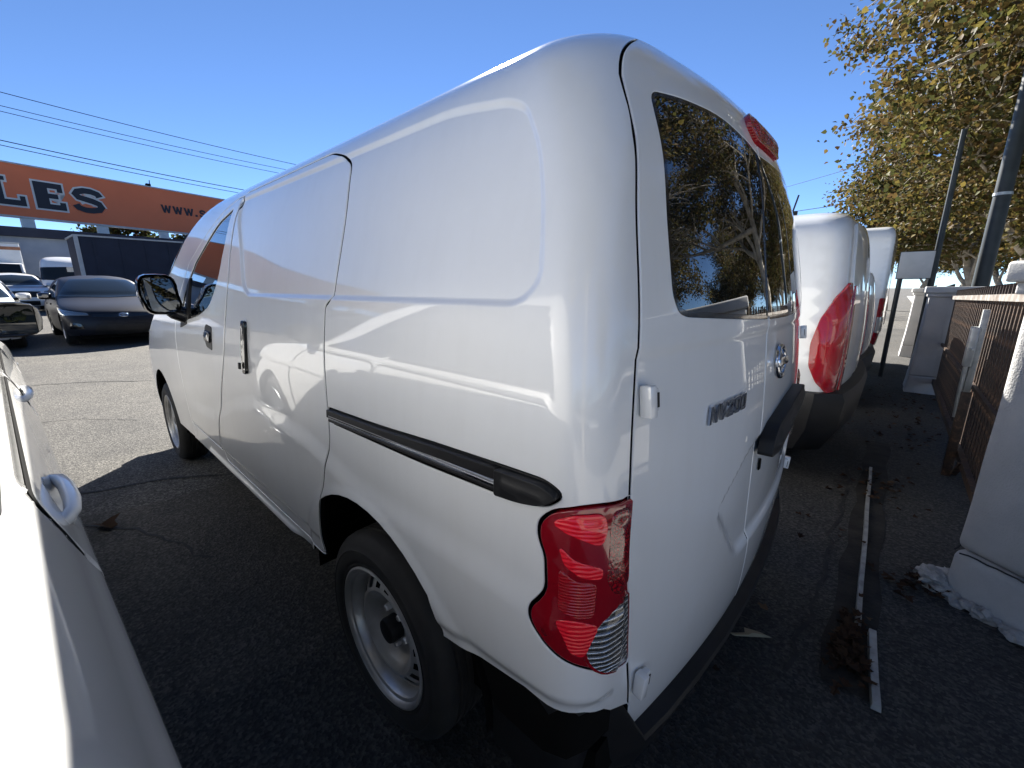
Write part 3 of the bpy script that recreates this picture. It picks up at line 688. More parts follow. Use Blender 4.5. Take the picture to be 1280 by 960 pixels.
    put([[(0, 0), (1, 0), (1, .2), (.38, .2), (1, .62), (1, .9), (.88, 1), (.08, 1), (0, .88), (0, .68), (.24, .68), (.24, .8), (.76, .8), (.76, .68), (0, .2)]], .079, .030)
    zero = lambda: [[(0, .12), (.12, 0), (.88, 0), (1, .12), (1, .2), (0, .2)], [(0, .8), (1, .8), (1, .88), (.88, 1), (.12, 1), (0, .88)], [(0, .201), (.26, .201), (.26, .799), (0, .799)], [(.74, .201), (1, .201), (1, .799), (.74, .799)]]
    put(zero(), .113, .030); put(zero(), .147, .030)
    g = rounded(S.uv([(1.178, .865), (1.190, .905), (1.225, .932), (1.42, .965), (1.62, .968), (1.62, .915), (1.42, .900), (1.26, .858)]), [.01, .015, .02, .1, .01, .01, .1, .02])
    S.panel('grip', 'plastic', dR, g, sp=.02, off=.028, rim=.034, dome=.012)
    for u, z in ((1.235, .80), (1.42, .845), (1.235, .74)):
        if z > .75: S.panel('screw_hole', 'black', dR, rounded(S.uv([(u, z), (u+.014, z), (u+.014, z+.028), (u, z+.028)]), .004), sp=.02, off=-.011+.0005, rim=.002)
    br = rounded(S.uv([(1.155, 1.645), (1.170, 1.673), (1.45, 1.673), (1.47, 1.640), (1.44, 1.612), (1.19, 1.612)]), .015)
    S.panel('brake_light', 'red', dR, br, sp=.015, off=.012, rim=.018, dome=.008)
    for dd, ugs in ((dL, ((.651, 1.10), (.688, .547))), (dR, ((ext(.651), 1.10), (ext(.688), .547)))):
        for u, z in ugs:
            p, a, b, n = on(u, z); rot = Matrix((a, b, n)).transposed()
            sx = 1 if dd is dL else -1; hb = MB(); hb.box(p+n*.010, (.018, .052, .022), rot); hb.box(p+a*sx*.016+n*.006, (.020, .038, .013), rot)
            hb.build('hinge', 'white_paint', dd, bevel=.003)
            h2 = bpy.data.objects
            MB().box(p+a*sx*.019+n*.0130, (.010, .024, .002), rot).build('hinge_recess', 'plastic', dd)
    # --- windscreen, front lamps and grille (hidden from here, still the van's)
    S.D = keep
    for sgn in (1, -1):
        S.panel('windscreen', 'glass', root, [(u, v) for u, v in wsA], sp=.06, off=.003, rim=.006, side=sgn)
        S.panel('headlight', 'head', root, rounded(S.uv([(S.FA-.66, .98), (S.FA-1.02, .86), (S.FA-1.04, .70), (S.FA-.78, .74)]), .03), sp=.04, off=.004, rim=.01, side=sgn, dome=.01)
    S.panel('grille', 'plastic', root, S.uv([(S.FA-1.15, .62), (S.umin-.45, .62), (S.umin-.45, .78), (S.FA-1.15, .78)]), sp=.05, off=.004, rim=.01)
    # --- black lower bumper, tail and behind the wheel
    bm_ = MB(); prof_ = [(.20, -.05), (.215, .005), (.26, .03), (.325, .036), (.343, .030), (.352, -.06)]; ring_ = []
    ul = [.40, .44, .48, .51, .54, .57, .6, .65, .72, .8, .95, 1.1, UC]; ul = ul+[2*UC-u for u in ul[::-1][1:]]
    S.D = None
    for u in ul:
        uu = min(u, 2*UC-u); k = float(sstep((uu-.67)/.06)); row = []
        for q, (z, o) in enumerate(prof_):
            hi = np.interp(uu, [.40, .47, .57, .66, .70, 2], [.575, .60, .60, .53, .40, .355])
            zz_ = z if q < 3 else (hi-.008*(5-q)); oo = o*k-.018*(1-k) if q < 5 else -.04
            P_, A_, B_, N_ = S.frame(u, vz(zz_)); row.append(tuple(P_+N_*(oo-.004)))
        ring_.append(row)
    for i, row in enumerate(ring_): bm_.v += row
    for i in range(len(ring_)-1):
        for q in range(5): bm_.f.append((i*6+q, (i+1)*6+q, (i+1)*6+q+1, i*6+q+1))
    bm_.build('rear_bumper', 'plastic', root, smooth='auto')
    # --- mirrors
    for sgn in (1, -1):
        def T(x, y, z): return Vector((x, y*sgn, z))
        hs = MB(); n_ = 20; rows = []
        for x, s_ in ((1.775, .97), (1.770, 1.0), (1.80, 1.04), (1.86, 1.0), (1.92, .80), (1.945, .45)):
            row = []
            for k in range(n_):
                t = 2*math.pi*k/n_; c, q = math.cos(t), math.sin(t); e = .55
                row.append(T(x, .945+.078*s_*math.copysign(abs(c)**e, c)-(.012 if q < 0 else 0), 1.243+.098*s_*math.copysign(abs(q)**e, q)))
            rows.append(row)
        for r_ in rows: hs.v += [tuple(p) for p in r_]
        for i in range(len(rows)-1):
            for k in range(n_): hs.f.append((i*n_+k, i*n_+(k+1) % n_, (i+1)*n_+(k+1) % n_, (i+1)*n_+k))
        hs.f.append(tuple((len(rows)-1)*n_+k for k in range(n_)))
        mo = hs.build('side_mirror', 'gloss_black', root, smooth='auto')
        gm = MB(); pts = []
        for k in range(n_):
            t = 2*math.pi*k/n_; c, q = math.cos(t), math.sin(t); e = .55
            pts.append(tuple(T(1.778-.025*c*.3, .945+.068*math.copysign(abs(c)**e, c)-(.012 if q < 0 else 0), 1.243+.087*math.copysign(abs(q)**e, q))))
        gm.add(pts, [tuple(range(n_))]).build('mirror_glass', 'mirror', mo)
        MB().tube([T(1.86, .83, 1.13), T(1.87, .88, 1.15), T(1.87, .92, 1.19)], [.045, .04, .035], 10).build('mirror_arm', 'gloss_black', mo, smooth='auto')
    put_wheels(root, wheel_steel(), .76, (0, 2.925), .30)
    return root, S
van, VS = cargo_van()

# ------------------------------------------------------------------ other cars and vans
def car(name, loc, rz, label, cat, knots, wb, rw, paint_, track, FA, KF=.30, RF=.42, mid=1.0, ur=.3, arch_r=.37, sill=.30, sides=(), ws=None, rear=None,
        lamps=(), tails=(), darks=(), mirror=None, wheel=None, sp=.06, gaps=(), handles=(), pulls=(), seams=(), chrome=None, fine=None, group=None, relief=None, glass='glass_pale', trim=.012, mirror_glass='mirror', mirror_paint='gloss_black'):
    S = Shell(knots, FA=FA, KF=KF, RF=RF, mid=mid, ur=ur); S.D = relief(S) if relief else None; vz = S.vz; UC = S.UC
    root = empty(name, loc, rz, label=label, cat=cat, group=group)
    bot = [(S.umin, vz(.22)), (S.FA-1.0, vz(.22)), (S.FA-.62, vz(sill))]+S.arc(wb, rw, arch_r, sill+.01, 16)+S.arc(0, rw, arch_r, sill+.01, 16)+[(S.UA, vz(sill)), (S.UB, vz(.3)), (UC, vz(.3))]
    outer = np.array(bot+[(UC, S.VMAX), (mid*-1, S.VMAX), (S.umin, S.VMAX)])
    holes = [np.array(g) for g in gaps]
    parts = [S.panel('body', None, None, outer, [offset(ccw(rounded(S.uv(h), .05)), 0) for h in holes] if side == 1 else [], sp=sp, fine=fine if side == -1 else None, gap=.004, side=side, build=False) for side in (1, -1)]
    body = join_panels('body', paint_, root, parts)
    ib = MB(); x0, x1 = S.f[2][300]+.15, S.f[3][300]-.25; w = S.f[1][300]
    ib.box(((x0+x1)/2, 0, sill+.03), (x1-x0, 2*w-.36, .16))
    for cx in (0, wb):
        for sy in (1, -1):
            r = arch_r+.02; n = 14
            for k in range(n):
                a, b = math.pi*k/n, math.pi*(k+1)/n
                ib.add([(cx+r*math.cos(a), sy*(w-.03), rw+r*math.sin(a)), (cx+r*math.cos(b), sy*(w-.03), rw+r*math.sin(b)), (cx+r*math.cos(b), sy*(w-.3), rw+r*math.sin(b)), (cx+r*math.cos(a), sy*(w-.3), rw+r*math.sin(a))], [(0, 1, 2, 3)])
    ib.build('underbody', 'black', root)
    both = (1, -1)
    def poly(p, r=.03): return rounded(S.uv(p), r)
    for p in sides:
        for sd_ in both:
            if trim: S.panel('window_trim', 'gloss_black', root, offset(ccw(poly(p)), trim), sp=.05, off=.002, rim=.004, side=sd_)
            S.panel('window_glass', glass, root, poly(p), sp=.05, off=.005, rim=.004, side=sd_)
    def wide(nm, pts, m, off=.010):        # panel across the nose or tail: pts on the left half from the outer edge to the centre and back
        p = S.uv(pts); c = S.umin if p[:, 0].mean() < 0 else UC; q = p.copy(); q[:, 0] = 2*c-q[:, 0]
        return S.panel(nm, m, root, rounded(np.array([p[0], p[1], q[0], q[3], p[2], p[3]]), .02), sp=.035, off=off, rim=.014)
    if ws: wide('windscreen', ws, glass)
    if rear: wide('rear_window', rear, glass)
    for nm, pts, m in darks: wide(nm, pts, m)
    for nm, pts, m in lamps:
        for sd_ in both: S.panel(nm, m, root, poly(pts, .02), sp=.03, off=.010, rim=.016, side=sd_, dome=.008)
    keepD = S.D; S.D = None
    for pts in handles:
        for sd_ in both: S.panel('handle', paint_ if chrome is None else chrome, root, poly(pts, .012), sp=.015, off=.020, rim=.024, side=sd_, dome=.007)
    for (u0, u1, z) in pulls:
        for sd_ in both:
            P = []
            for t, o in ((0, -.016), (.03, .0), (.12, .009), (.3, .013), (.6, .013), (.85, .009), (.96, .0), (1, -.016)):
                q = S.frame(u0+(u1-u0)*t, vz(z+.004*math.sin(math.pi*t)), o)[0]; P.append(Vector((q.x, q.y*sd_, q.z)))
            MB().tube(P, [.009, .009, .0095, .0105, .0105, .0105, .0105, .0105], 12).build('handle', paint_, root, smooth='auto')
    for (u0, u1, z) in pulls:
        c_ = u0-.045
        for sd_ in both: S.panel('handle_cup_shade', 'black', root, rounded(S.uv([(c_+.035, z-.018), (c_+.035, z+.018), (c_-.03, z+.018), (c_-.03, z-.018)]), .015), sp=.02, off=-.007, rim=.001, side=sd_)  # black panel painted as the shade inside the white cup
    for p in seams:
        q = rounded(S.uv(p), .06)
        for sd_ in both: S.panel('door_seam', 'black', root, ccw(q), [offset(ccw(resample(q, .05)), -.0055)], sp=.05, off=.0005, rim=.001, side=sd_)
    S.D = keepD
    if mirror:
        x, y, z = mirror
        for sd_ in both:
            mb = MB(); rows = []; n_ = 14
            for dx, s_ in ((-.06, .9), (-.065, 1.), (-.02, 1.04), (.05, .9), (.09, .45)):
                for k in range(n_):
                    t = 2*math.pi*k/n_; c, q = math.cos(t), math.sin(t)
                    mb.v.append((x+dx, sd_*(y+.11*s_*math.copysign(abs(c)**.6, c)), z+.075*s_*math.copysign(abs(q)**.6, q)))
            for i in range(4):
                for k in range(n_): mb.f.append((i*n_+k, i*n_+(k+1) % n_, (i+1)*n_+(k+1) % n_, (i+1)*n_+k))
            mb.f.append(tuple(range(n_))); mb.f.append(tuple(4*n_+k for k in range(n_)))
            mo = mb.build('side_mirror', mirror_paint, root, smooth='auto')
            MB().tube([(x+.03, sd_*(y-.08), z-.04), (x+.05, sd_*(y-.24), z-.09)], .03, 8).build('mirror_arm', 'plastic', mo)
            MB().box((x-.0665, sd_*y, z), (.002, .18, .115)).build('mirror_glass', mirror_glass, mo, bevel=.0)
    if wheel: put_wheels(root, wheel, track, (0, wb), rw)
    return root, S

# --- the white crossover right beside the camera
SUVK = [(.25, .86, -.80, 3.42, .25, .14), (.38, .895, -.86, 3.52, .25, .14), (.55, .918, -.89, 3.55, .25, .14), (.72, .930, -.90, 3.52, .25, .14), (.85, .932, -.895, 3.46, .25, .14), (.93, .925, -.885, 3.36, .25, .14), (.99, .908, -.875, 3.15, .25, .14),
        (1.03, .893, -.87, 2.85, .25, .14), (1.07, .876, -.86, 2.30, .24, .14), (1.13, .856, -.84, 2.10, .24, .14), (1.30, .806, -.76, 1.82, .22, .14), (1.45, .755, -.66, 1.50, .2, .14), (1.54, .705, -.56, 1.26, .2, .14), (1.60, .62, -.44, 1.05, .2, .14), (1.635, .46, -.2, .95, .2, .14), (1.65, .26, .0, .85, .15, .14), (1.655, 0, .2, .8, 0, .14)]
def suv_relief(S):
    # door outlines as fine grooves, a pressed side line and a fuel flap
    doors = [rounded(S.uv([(-1.06, 1.035), (-1.06, .36), (-2.02, .36), (-2.10, .80), (-2.02, 1.035)]), .07), rounded(S.uv([(.14, 1.035), (.10, .80), (-.33, .44), (-.38, .36), (-1.045, .36), (-1.045, 1.035)]), .07)]
    fa = np.linspace(0, 2*math.pi, 24)[:-1]; flap = np.stack([.47+.085*np.cos(fa), S.vz(.80)+.08*np.sin(fa)], 1)
    def D(u, v):
        sh = np.shape(u); u = np.ravel(u); v = np.ravel(v); z = np.interp(v, S.vt, S.f[0]); d = np.zeros(len(u)); P = np.stack([u, v], 1)
        m = (z < 1.06) & (u > -2.3) & (u < .8)
        if m.any():
            for q in doors+[flap]: d[m] -= .007*np.exp(-(sdf(P[m], q)/.0042)**2)
        zc = .86+.012*u; d += .007*sstep((z-zc)/.02)*sstep((zc+.09-z)/.06)*sstep((u+2.6)/.4)*sstep((.75-u)/.3)
        zb = .60+.05*u; d -= .012*sstep((zb+.04-z)/.10)*sstep((z-zb+.20)/.10)*sstep((u+1.9)/.3)*sstep((.1-u)/.3)
        for (uc, zz) in ((.0, .955), (-1.03, .955)):              # cups behind the door pulls
            r = np.hypot((u-uc+.06)/.085, (z-zz)/.038); d -= .014*sstep((1-r)/.8)
        return d.reshape(sh)
    return D
AW = wheel_alloy(.35, .235, .22)
suv, SS = car('white_suv', (-.15, 2.28, 0), R(3.2), 'white crossover car cut off at the left edge, right beside the panel van', 'car', SUVK, 2.70, .35, 'suv_paint', .80, -1.9, KF=.3, RF=.42, mid=.8,
    arch_r=.40, sill=.30, sp=.07, fine=((-2.6, .95, .15, 1.0), .016), relief=suv_relief, glass='glass', trim=.016, mirror_glass='glass',
    sides=[[(.30, 1.09), (-.10, 1.475), (-.98, 1.505), (-.98, 1.085)], [(-1.03, 1.085), (-1.03, 1.505), (-1.30, 1.47), (-1.78, 1.15), (-1.84, 1.09)]],
    ws=[(-2.62, 1.12), (-3.5, 1.10), (-3.5, 1.56), (-2.75, 1.52)], rear=[(.80, 1.14), (1.35, 1.12), (1.35, 1.50), (.86, 1.48)],
    lamps=[('headlight', [(-2.48, .84), (-2.86, .82), (-2.88, .72), (-2.55, .73)], 'head'), ('tail_light', [(.52, .98), (.86, .97), (.86, .86), (.56, .86)], 'red')],
    darks=[('grille', [(-2.95, .55), (-3.5, .55), (-3.5, .80), (-2.92, .80)], 'plastic')], mirror=(2.02, .925, 1.14), wheel=AW,
    pulls=[(.045, -.165, .958), (-.985, -1.195, .958)], seams=[[(-1.06, 1.03), (-1.06, .36), (-2.02, .36), (-2.10, .80), (-2.02, 1.03)], [(.14, 1.03), (.10, .80), (-.33, .46), (-.38, .36), (-1.045, .36), (-1.045, 1.03)]])

# --- charcoal hatchback facing the camera
PRK = [(.16, .80, -.78, 3.50, .2, .14), (.28, .850, -.86, 3.60, .2, .14), (.45, .872, -.90, 3.62, .2, .14), (.60, .880, -.90, 3.58, .2, .14), (.72, .878, -.88, 3.46, .2, .14), (.82, .862, -.86, 3.15, .2, .14), (.90, .838, -.84, 2.72, .2, .14),
       (.97, .806, -.80, 2.42, .2, .14), (1.10, .755, -.72, 2.15, .2, .14), (1.25, .690, -.58, 1.80, .2, .14), (1.36, .625, -.40, 1.50, .2, .14), (1.42, .53, -.1, 1.22, .2, .14), (1.455, .36, .3, 1.05, .15, .14), (1.47, 0, .5, 1.0, 0, .14)]
HB = dict(wb=2.70, rw=.32, track=.77, FA=-1.9, KF=.34, RF=.50, mid=.8, arch_r=.35, sill=.20, sp=.045,
    sides=[[(.02, .96), (-.18, 1.20), (-.70, 1.33), (-.98, 1.345), (-.98, .935)], [(-1.03, .935), (-1.03, 1.345), (-1.25, 1.32), (-1.70, 1.06), (-1.86, .93)]],
    ws=[(-2.60, .985), (-3.5, .965), (-3.5, 1.40), (-2.72, 1.36)], rear=[(.80, 1.02), (1.35, 1.0), (1.35, 1.32), (.86, 1.28)],
    lamps=[('headlight', [(-2.44, .80), (-2.60, .74), (-2.92, .665), (-2.94, .625), (-2.70, .63), (-2.52, .60)], 'head'), ('fog_lamp', [(-2.66, .36), (-2.84, .36), (-2.82, .46), (-2.70, .50)], 'gloss_black'), ('tail_light', [(.50, .95), (.72, .93), (.74, .66), (.60, .68)], 'red')],
    darks=[('grille', [(-2.98, .585), (-3.5, .565), (-3.5, .635), (-3.0, .645)], 'gloss_black'), ('lower_intake', [(-2.92, .24), (-3.5, .22), (-3.5, .42), (-3.02, .44)], 'plastic'), ('bumper_insert', [(-3.02, .47), (-3.5, .46), (-3.5, .53), (-3.0, .54)], 'grey_paint')],
    mirror=(1.72, .96, 1.0), handles=[[(-.1, .83), (-.1, .80), (-.28, .80), (-.28, .83)], [(-1.10, .83), (-1.10, .80), (-1.28, .80), (-1.28, .83)]])
HW = wheel_alloy(.32, .20, .195, 5)
XG = 11.1
hb, HS = car('grey_hatchback', (XG+3.60, .47, gz(XG+2)), R(180+3.2), 'dark grey hatchback facing the camera beyond the panel van mirror', 'car', PRK, paint_='grey_paint', wheel=HW, group='cars parked facing the camera', **HB)
for o in (0,):
    p, a, b, n = HS.frame(HS.umin, HS.vz(.62), .006); bb = MB()
    for (rx, ry, cx, cy) in ((.075, .05, 0, 0), (.022, .045, 0, .0), (.05, .02, 0, .024)):
        m_ = 28; o0 = len(bb.v)
        for k in range(m_):
            t = 2*math.pi*k/m_
            for rr, h in ((1., .004), (.9, .012), (.8 if rx > .03 else .6, .004)): bb.v.append(tuple(p+a*(cx+rx*rr*math.cos(t))+b*(cy+ry*rr*math.sin(t))+n*h))
        for k in range(m_):
            for q in range(2): bb.f.append((o0+k*3+q, o0+((k+1) % m_)*3+q, o0+((k+1) % m_)*3+q+1, o0+k*3+q+1))
    bb.build('badge', 'chrome', hb, smooth=True)
for o, (x, y, rz, mm, lab) in enumerate([(XG+3.7, 2.62, 180.5, 'suv_paint', 'white car partly hidden behind the black mirror at the left edge'), (XG+3.9, -1.75, 182, 'silver_paint', 'silver blue car glimpsed between van mirror and van windscreen')]):
    c = copy_tree(hb); c.location = (x, y, gz(x-2)); c.rotation_euler = (0, 0, R(rz)); c['label'] = lab; c.name = 'parked_hatchback'
    for ch in list(c.children):
        if ch.name.startswith('badge'): bpy.data.objects.remove(ch); continue
        for q in [ch]+list(ch.children):
            if q.type == 'MESH' and q.data.materials and q.data.materials[0] and q.data.materials[0].name == 'grey_paint' or q.name.startswith('side_mirror'):
                q.data = q.data.copy(); q.data.materials[0] = M[mm]
# --- white SUV farther back, facing the camera
suv2, _ = car('white_suv', (26.2+3.3, 2.25, gz(28)), R(180+4), 'white SUV facing the camera in front of the blue grey wall', 'car', SUVK, 2.70, .35, 'suv_paint', .80, -1.9, mid=.8, arch_r=.40, sill=.30, sp=.045,
    sides=[[(.30, 1.09), (-.10, 1.475), (-.98, 1.505), (-.98, 1.085)], [(-1.03, 1.085), (-1.03, 1.505), (-1.30, 1.47), (-1.78, 1.15), (-1.84, 1.09)]],
    ws=[(-2.62, 1.12), (-3.5, 1.10), (-3.5, 1.56), (-2.75, 1.52)], lamps=[('headlight', [(-2.48, .90), (-2.86, .86), (-2.90, .74), (-2.60, .76)], 'head'), ('fog_lamp', [(-2.60, .42), (-2.88, .40), (-2.86, .54), (-2.66, .56)], 'plastic')],
    darks=[('grille', [(-3.0, .62), (-3.5, .60), (-3.5, .86), (-2.96, .84)], 'plastic'), ('lower_intake', [(-2.98, .28), (-3.5, .28), (-3.5, .46), (-3.02, .46)], 'plastic')], mirror=(1.98, 1.03, 1.13), wheel=copy_tree(AW), mirror_paint='suv_paint')
# --- white delivery van beside the navy trailer
DVK = [(.25, .90, -1.0, 4.1, .1, .06), (.5, .97, -1.1, 4.25, .1, .06), (.8, 1.0, -1.1, 4.25, .1, .06), (1.05, 1.0, -1.1, 4.1, .1, .06), (1.25, .985, -1.1, 3.6, .1, .06), (1.5, .965, -1.1, 3.25, .1, .06), (1.8, .94, -1.1, 2.95, .1, .06), (2.1, .90, -1.1, 2.65, .1, .06), (2.35, .84, -1.08, 2.35, .1, .06), (2.47, .74, -1.05, 2.1, .12, .06), (2.54, .5, -1., 1.9, .12, .06), (2.56, 0, -.8, 1.7, 0, .06)]
dv, _ = car('delivery_van', (29.3+4.2, .35, gz(29)), R(180), 'tall white delivery van facing the camera beside the navy trailer', 'van', DVK, 3.6, .35, 'van_paint', .86, -2.6, KF=.16, RF=.30, mid=1.2, arch_r=.4, sill=.35, sp=.05,
    sides=[[(-2.0, 1.25), (-2.0, 1.95), (-2.62, 1.80), (-2.95, 1.30)]], ws=[(-3.3, 1.38), (-4.2, 1.34), (-4.2, 2.02), (-3.32, 1.98)], lamps=[('headlight', [(-3.25, 1.05), (-3.5, 1.0), (-3.5, .8), (-3.3, .8)], 'head')],
    darks=[('grille', [(-3.62, .62), (-4.2, .62), (-4.2, .95), (-3.62, .95)], 'plastic')], mirror=(2.75, 1.14, 1.5), wheel=copy_tree(AW))
MB().box((29.3+.93, .15, gz(29)+1.88), (.01, .42, .24), Matrix.Rotation(R(-28), 3, 'Y')).build('windscreen_notice', 'plate_grey', None, label='pale paper notice behind the delivery van windscreen', cat='notice')

# --- the row of white vans beyond, tails to the fence
PMK = [(.22, .84, -.72, 3.35, .12, .08), (.40, .885, -.80, 3.45, .12, .08), (.60, .905, -.83, 3.48, .12, .08), (.85, .912, -.835, 3.44, .12, .08), (1.05, .905, -.83, 3.25, .12, .08), (1.2, .885, -.82, 2.85, .12, .08), (1.36, .855, -.805, 2.5, .12, .08), (1.52, .815, -.785, 2.2, .12, .08), (1.61, .775, -.77, 2.0, .12, .08),
       (1.685, .69, -.74, 1.8, .13, .08), (1.73, .58, -.69, 1.65, .14, .08), (1.76, .40, -.58, 1.55, .16, .08), (1.775, .2, -.4, 1.4, .15, .08), (1.78, 0, -.1, 1.35, 0, .08)]
def pm_relief(S):
    q1 = rounded(S.uv([(-1.3, 1.12), (.20, 1.12), (.27, 1.2), (.22, 1.48), (.15, 1.54), (-1.3, 1.54)]), .08)
    def D(u, v):
        sh = np.shape(u); u = np.ravel(u); v = np.ravel(v); z = np.interp(v, S.vt, S.f[0]); d = np.zeros(len(u)); m = (u > -1.6) & (u < .5) & (z > 1) & (z < 1.75)
        if m.any(): d[m] -= .012*sstep(-sdf(np.stack([u[m], v[m]], 1), q1)/.035)
        d += .012*sstep((.93-z)/.06)*sstep((z-.3)/.1)*(u < .55)
        return d.reshape(sh)
    return D
TLP = [(.668, 1.315), (.60, 1.318), (.54, 1.24), (.50, 1.10), (.488, .93), (.50, .80), (.53, .70), (.57, .645), (.622, .64), (.632, .80), (.648, 1.05)]
TLP = [(.655, 1.30), (.60, 1.305), (.55, 1.23), (.51, 1.10), (.492, .95), (.495, .82), (.52, .72), (.56, .655), (.60, .65), (.632, .80), (.648, 1.05)]
def tail_van(name, loc, label, relief, rz=0):
    rt, S = car(name, loc, rz, label, 'van', PMK, 2.9, .31, 'van_paint', .78, -2.1, KF=.22, RF=.4, mid=1.0, arch_r=.39, sill=.36, sp=.06, fine=None, relief=relief, group='white vans parked tail to the fence',
        sides=[[(-1.35, 1.14), (-1.35, 1.53), (-1.85, 1.46), (-2.12, 1.16)]], ws=[(-2.85, 1.22), (-3.7, 1.18), (-3.7, 1.63), (-2.95, 1.60)],
        lamps=[('headlight', [(-2.78, .95), (-3.1, .9), (-3.1, .74), (-2.86, .76)], 'head')], mirror=(1.95, 1.0, 1.2), wheel=wheel_steel(.31, .205, .19))
    S.D = None; vz = S.vz
    for sd_ in (1, -1):
        t = S.panel('tail_light', 'red', rt, rounded(S.uv(TLP), .02), sp=.014, off=.014, rim=.02, side=sd_, dome=.016)
        S.panel('lamp_edge', 'red_dark', t, rounded(S.uv([(.655, 1.28), (.635, 1.285), (.615, 1.10), (.603, .82), (.59, .68), (.605, .67), (.635, .82), (.65, 1.05)]), .01), sp=.03, off=.033, rim=.01, side=sd_, dome=.003)
        S.panel('quarter_cladding', 'plastic', rt, rounded(S.uv([(.40, .38), (.38, .52), (.46, .60), (.54, .66), (.62, .655), (.68, .64), (.68, .30), (.5, .30)]), .03), sp=.04, off=.02, rim=.03, side=sd_, dome=.01)
        S.panel('rear_window', 'glass', rt, rounded(S.uv([(.76, 1.18), (1.30, 1.17), (1.30, 1.54), (.76, 1.52)]), .05), sp=.05, off=.004, rim=.006, side=sd_)
    bp_ = MB(); ul = np.linspace(.45, S.UC, 14); ul = np.concatenate([ul, 2*S.UC-ul[::-1][1:]]); rows = []
    for u in ul:
        row = []
        for z, o in ((.24, .0), (.30, .06), (.44, .08), (.62, .075), (.66, .055), (.665, -.02)):
            P, A_, B_, N_ = S.frame(u, vz(z)); k = float(sstep((min(u, 2*S.UC-u)-.42)/.14)); row.append(tuple(P+N_*(o*k+.004)))
        rows.append(row)
    for r_ in rows: bp_.v += r_
    for i in range(len(rows)-1):
        for q in range(5): bp_.f.append((i*6+q, (i+1)*6+q, (i+1)*6+q+1, i*6+q+1))
    bp_.build('rear_bumper', 'plastic', rt, smooth='auto')
    g = offset(ccw(rounded(S.uv([(.675, .70), (1.345, .70), (1.345, 1.67), (.72, 1.66), (.69, 1.45)]), .03)), 0)
    for sd_ in (1, -1): S.panel('rear_door', 'van_paint', rt, g, sp=.06, off=.010, rim=.012, side=sd_)
    p, a, b, n = S.frame(.34, vz(.965), .006); rot = Matrix((a, b, n)).transposed()
    ff = MB().box(p, (.07, .07, .012), rot).build('side_latch', 'galv', rt, bevel=.003); MB().box(p+n*.0065-b*.004, (.034, .044, .004), rot).build('latch_slot', 'black', ff)
    return rt, S
tv, TS = tail_van('white_van', (.04, -2.62, 0), 'white van with tall curved red tail lamp just beyond the panel van', pm_relief)
MB().box((.90, .42, 1.768), (2.6, .03, .03)).build('roof_bar', 'plastic', tv); MB().tube([(-.30, .1, 1.75), (-.34, .1, 1.94)], .006, 6).build('aerial', 'plastic', tv)
tv2 = copy_tree(tv); tv2.location = (.06, -5.05, 0); tv2.scale = (1, 1, .86); tv2['label'] = 'white van squeezed between the tall lamp van and the box body van'
for ch in list(tv2.children):
    if ch.name.startswith(('roof', 'aerial')): bpy.data.objects.remove(ch)
# tall van with red and white lamps and open plate at its tail
BVK = [(.3, .95, -1.0, 4.0, .06, .02), (.6, 1.0, -1.05, 4.1, .06, .02), (1.0, 1.0, -1.05, 3.9, .06, .02), (1.4, .99, -1.05, 3.3, .06, .02), (1.8, .97, -1.04, 2.9, .06, .02), (2.02, .94, -1.03, 2.5, .07, .02), (2.10, .86, -1.0, 2.3, .08, .02), (2.14, .6, -.9, 2.1, .08, .02), (2.15, 0, -.6, 1.9, 0, .02)]
bv, BS = car('high_roof_van', (.22, -7.75, 0), 0, 'taller white high roof van farthest along the row by the fence', 'van', BVK, 3.5, .35, 'van_paint', .88, -2.6, KF=.16, RF=.3, mid=1.2, arch_r=.42, sill=.38, sp=.05, group='white vans parked tail to the fence',
    sides=[[(-2.0, 1.25), (-2.0, 1.8), (-2.5, 1.72), (-2.85, 1.30)]], ws=[(-3.3, 1.42), (-4.2, 1.38), (-4.2, 1.96), (-3.32, 1.92)], lamps=[('headlight', [(-3.25, 1.05), (-3.5, 1.0), (-3.5, .8), (-3.3, .8)], 'head')], mirror=(2.75, 1.14, 1.5), wheel=wheel_steel(.35, .21, .2))
for sd_ in (1, -1):
    t = BS.panel('tail_light', 'red', bv, rounded(BS.uv([(.505, 1.13), (.60, 1.13), (.60, .46), (.505, .46)]), .02), sp=.05, off=.01, rim=.012, side=sd_, dome=.01)
    BS.panel('reverse_lamp', 'clear', t, rounded(BS.uv([(.51, .86), (.598, .86), (.598, .64), (.51, .64)]), .01), sp=.04, off=.022, rim=.01, side=sd_, dome=.003)
BS.panel('drip_groove', 'plastic', bv, BS.uv([(.30, .5), (.30, 2.0), (.306, 2.0), (.306, .5)]), sp=.06, off=.001, rim=.002)

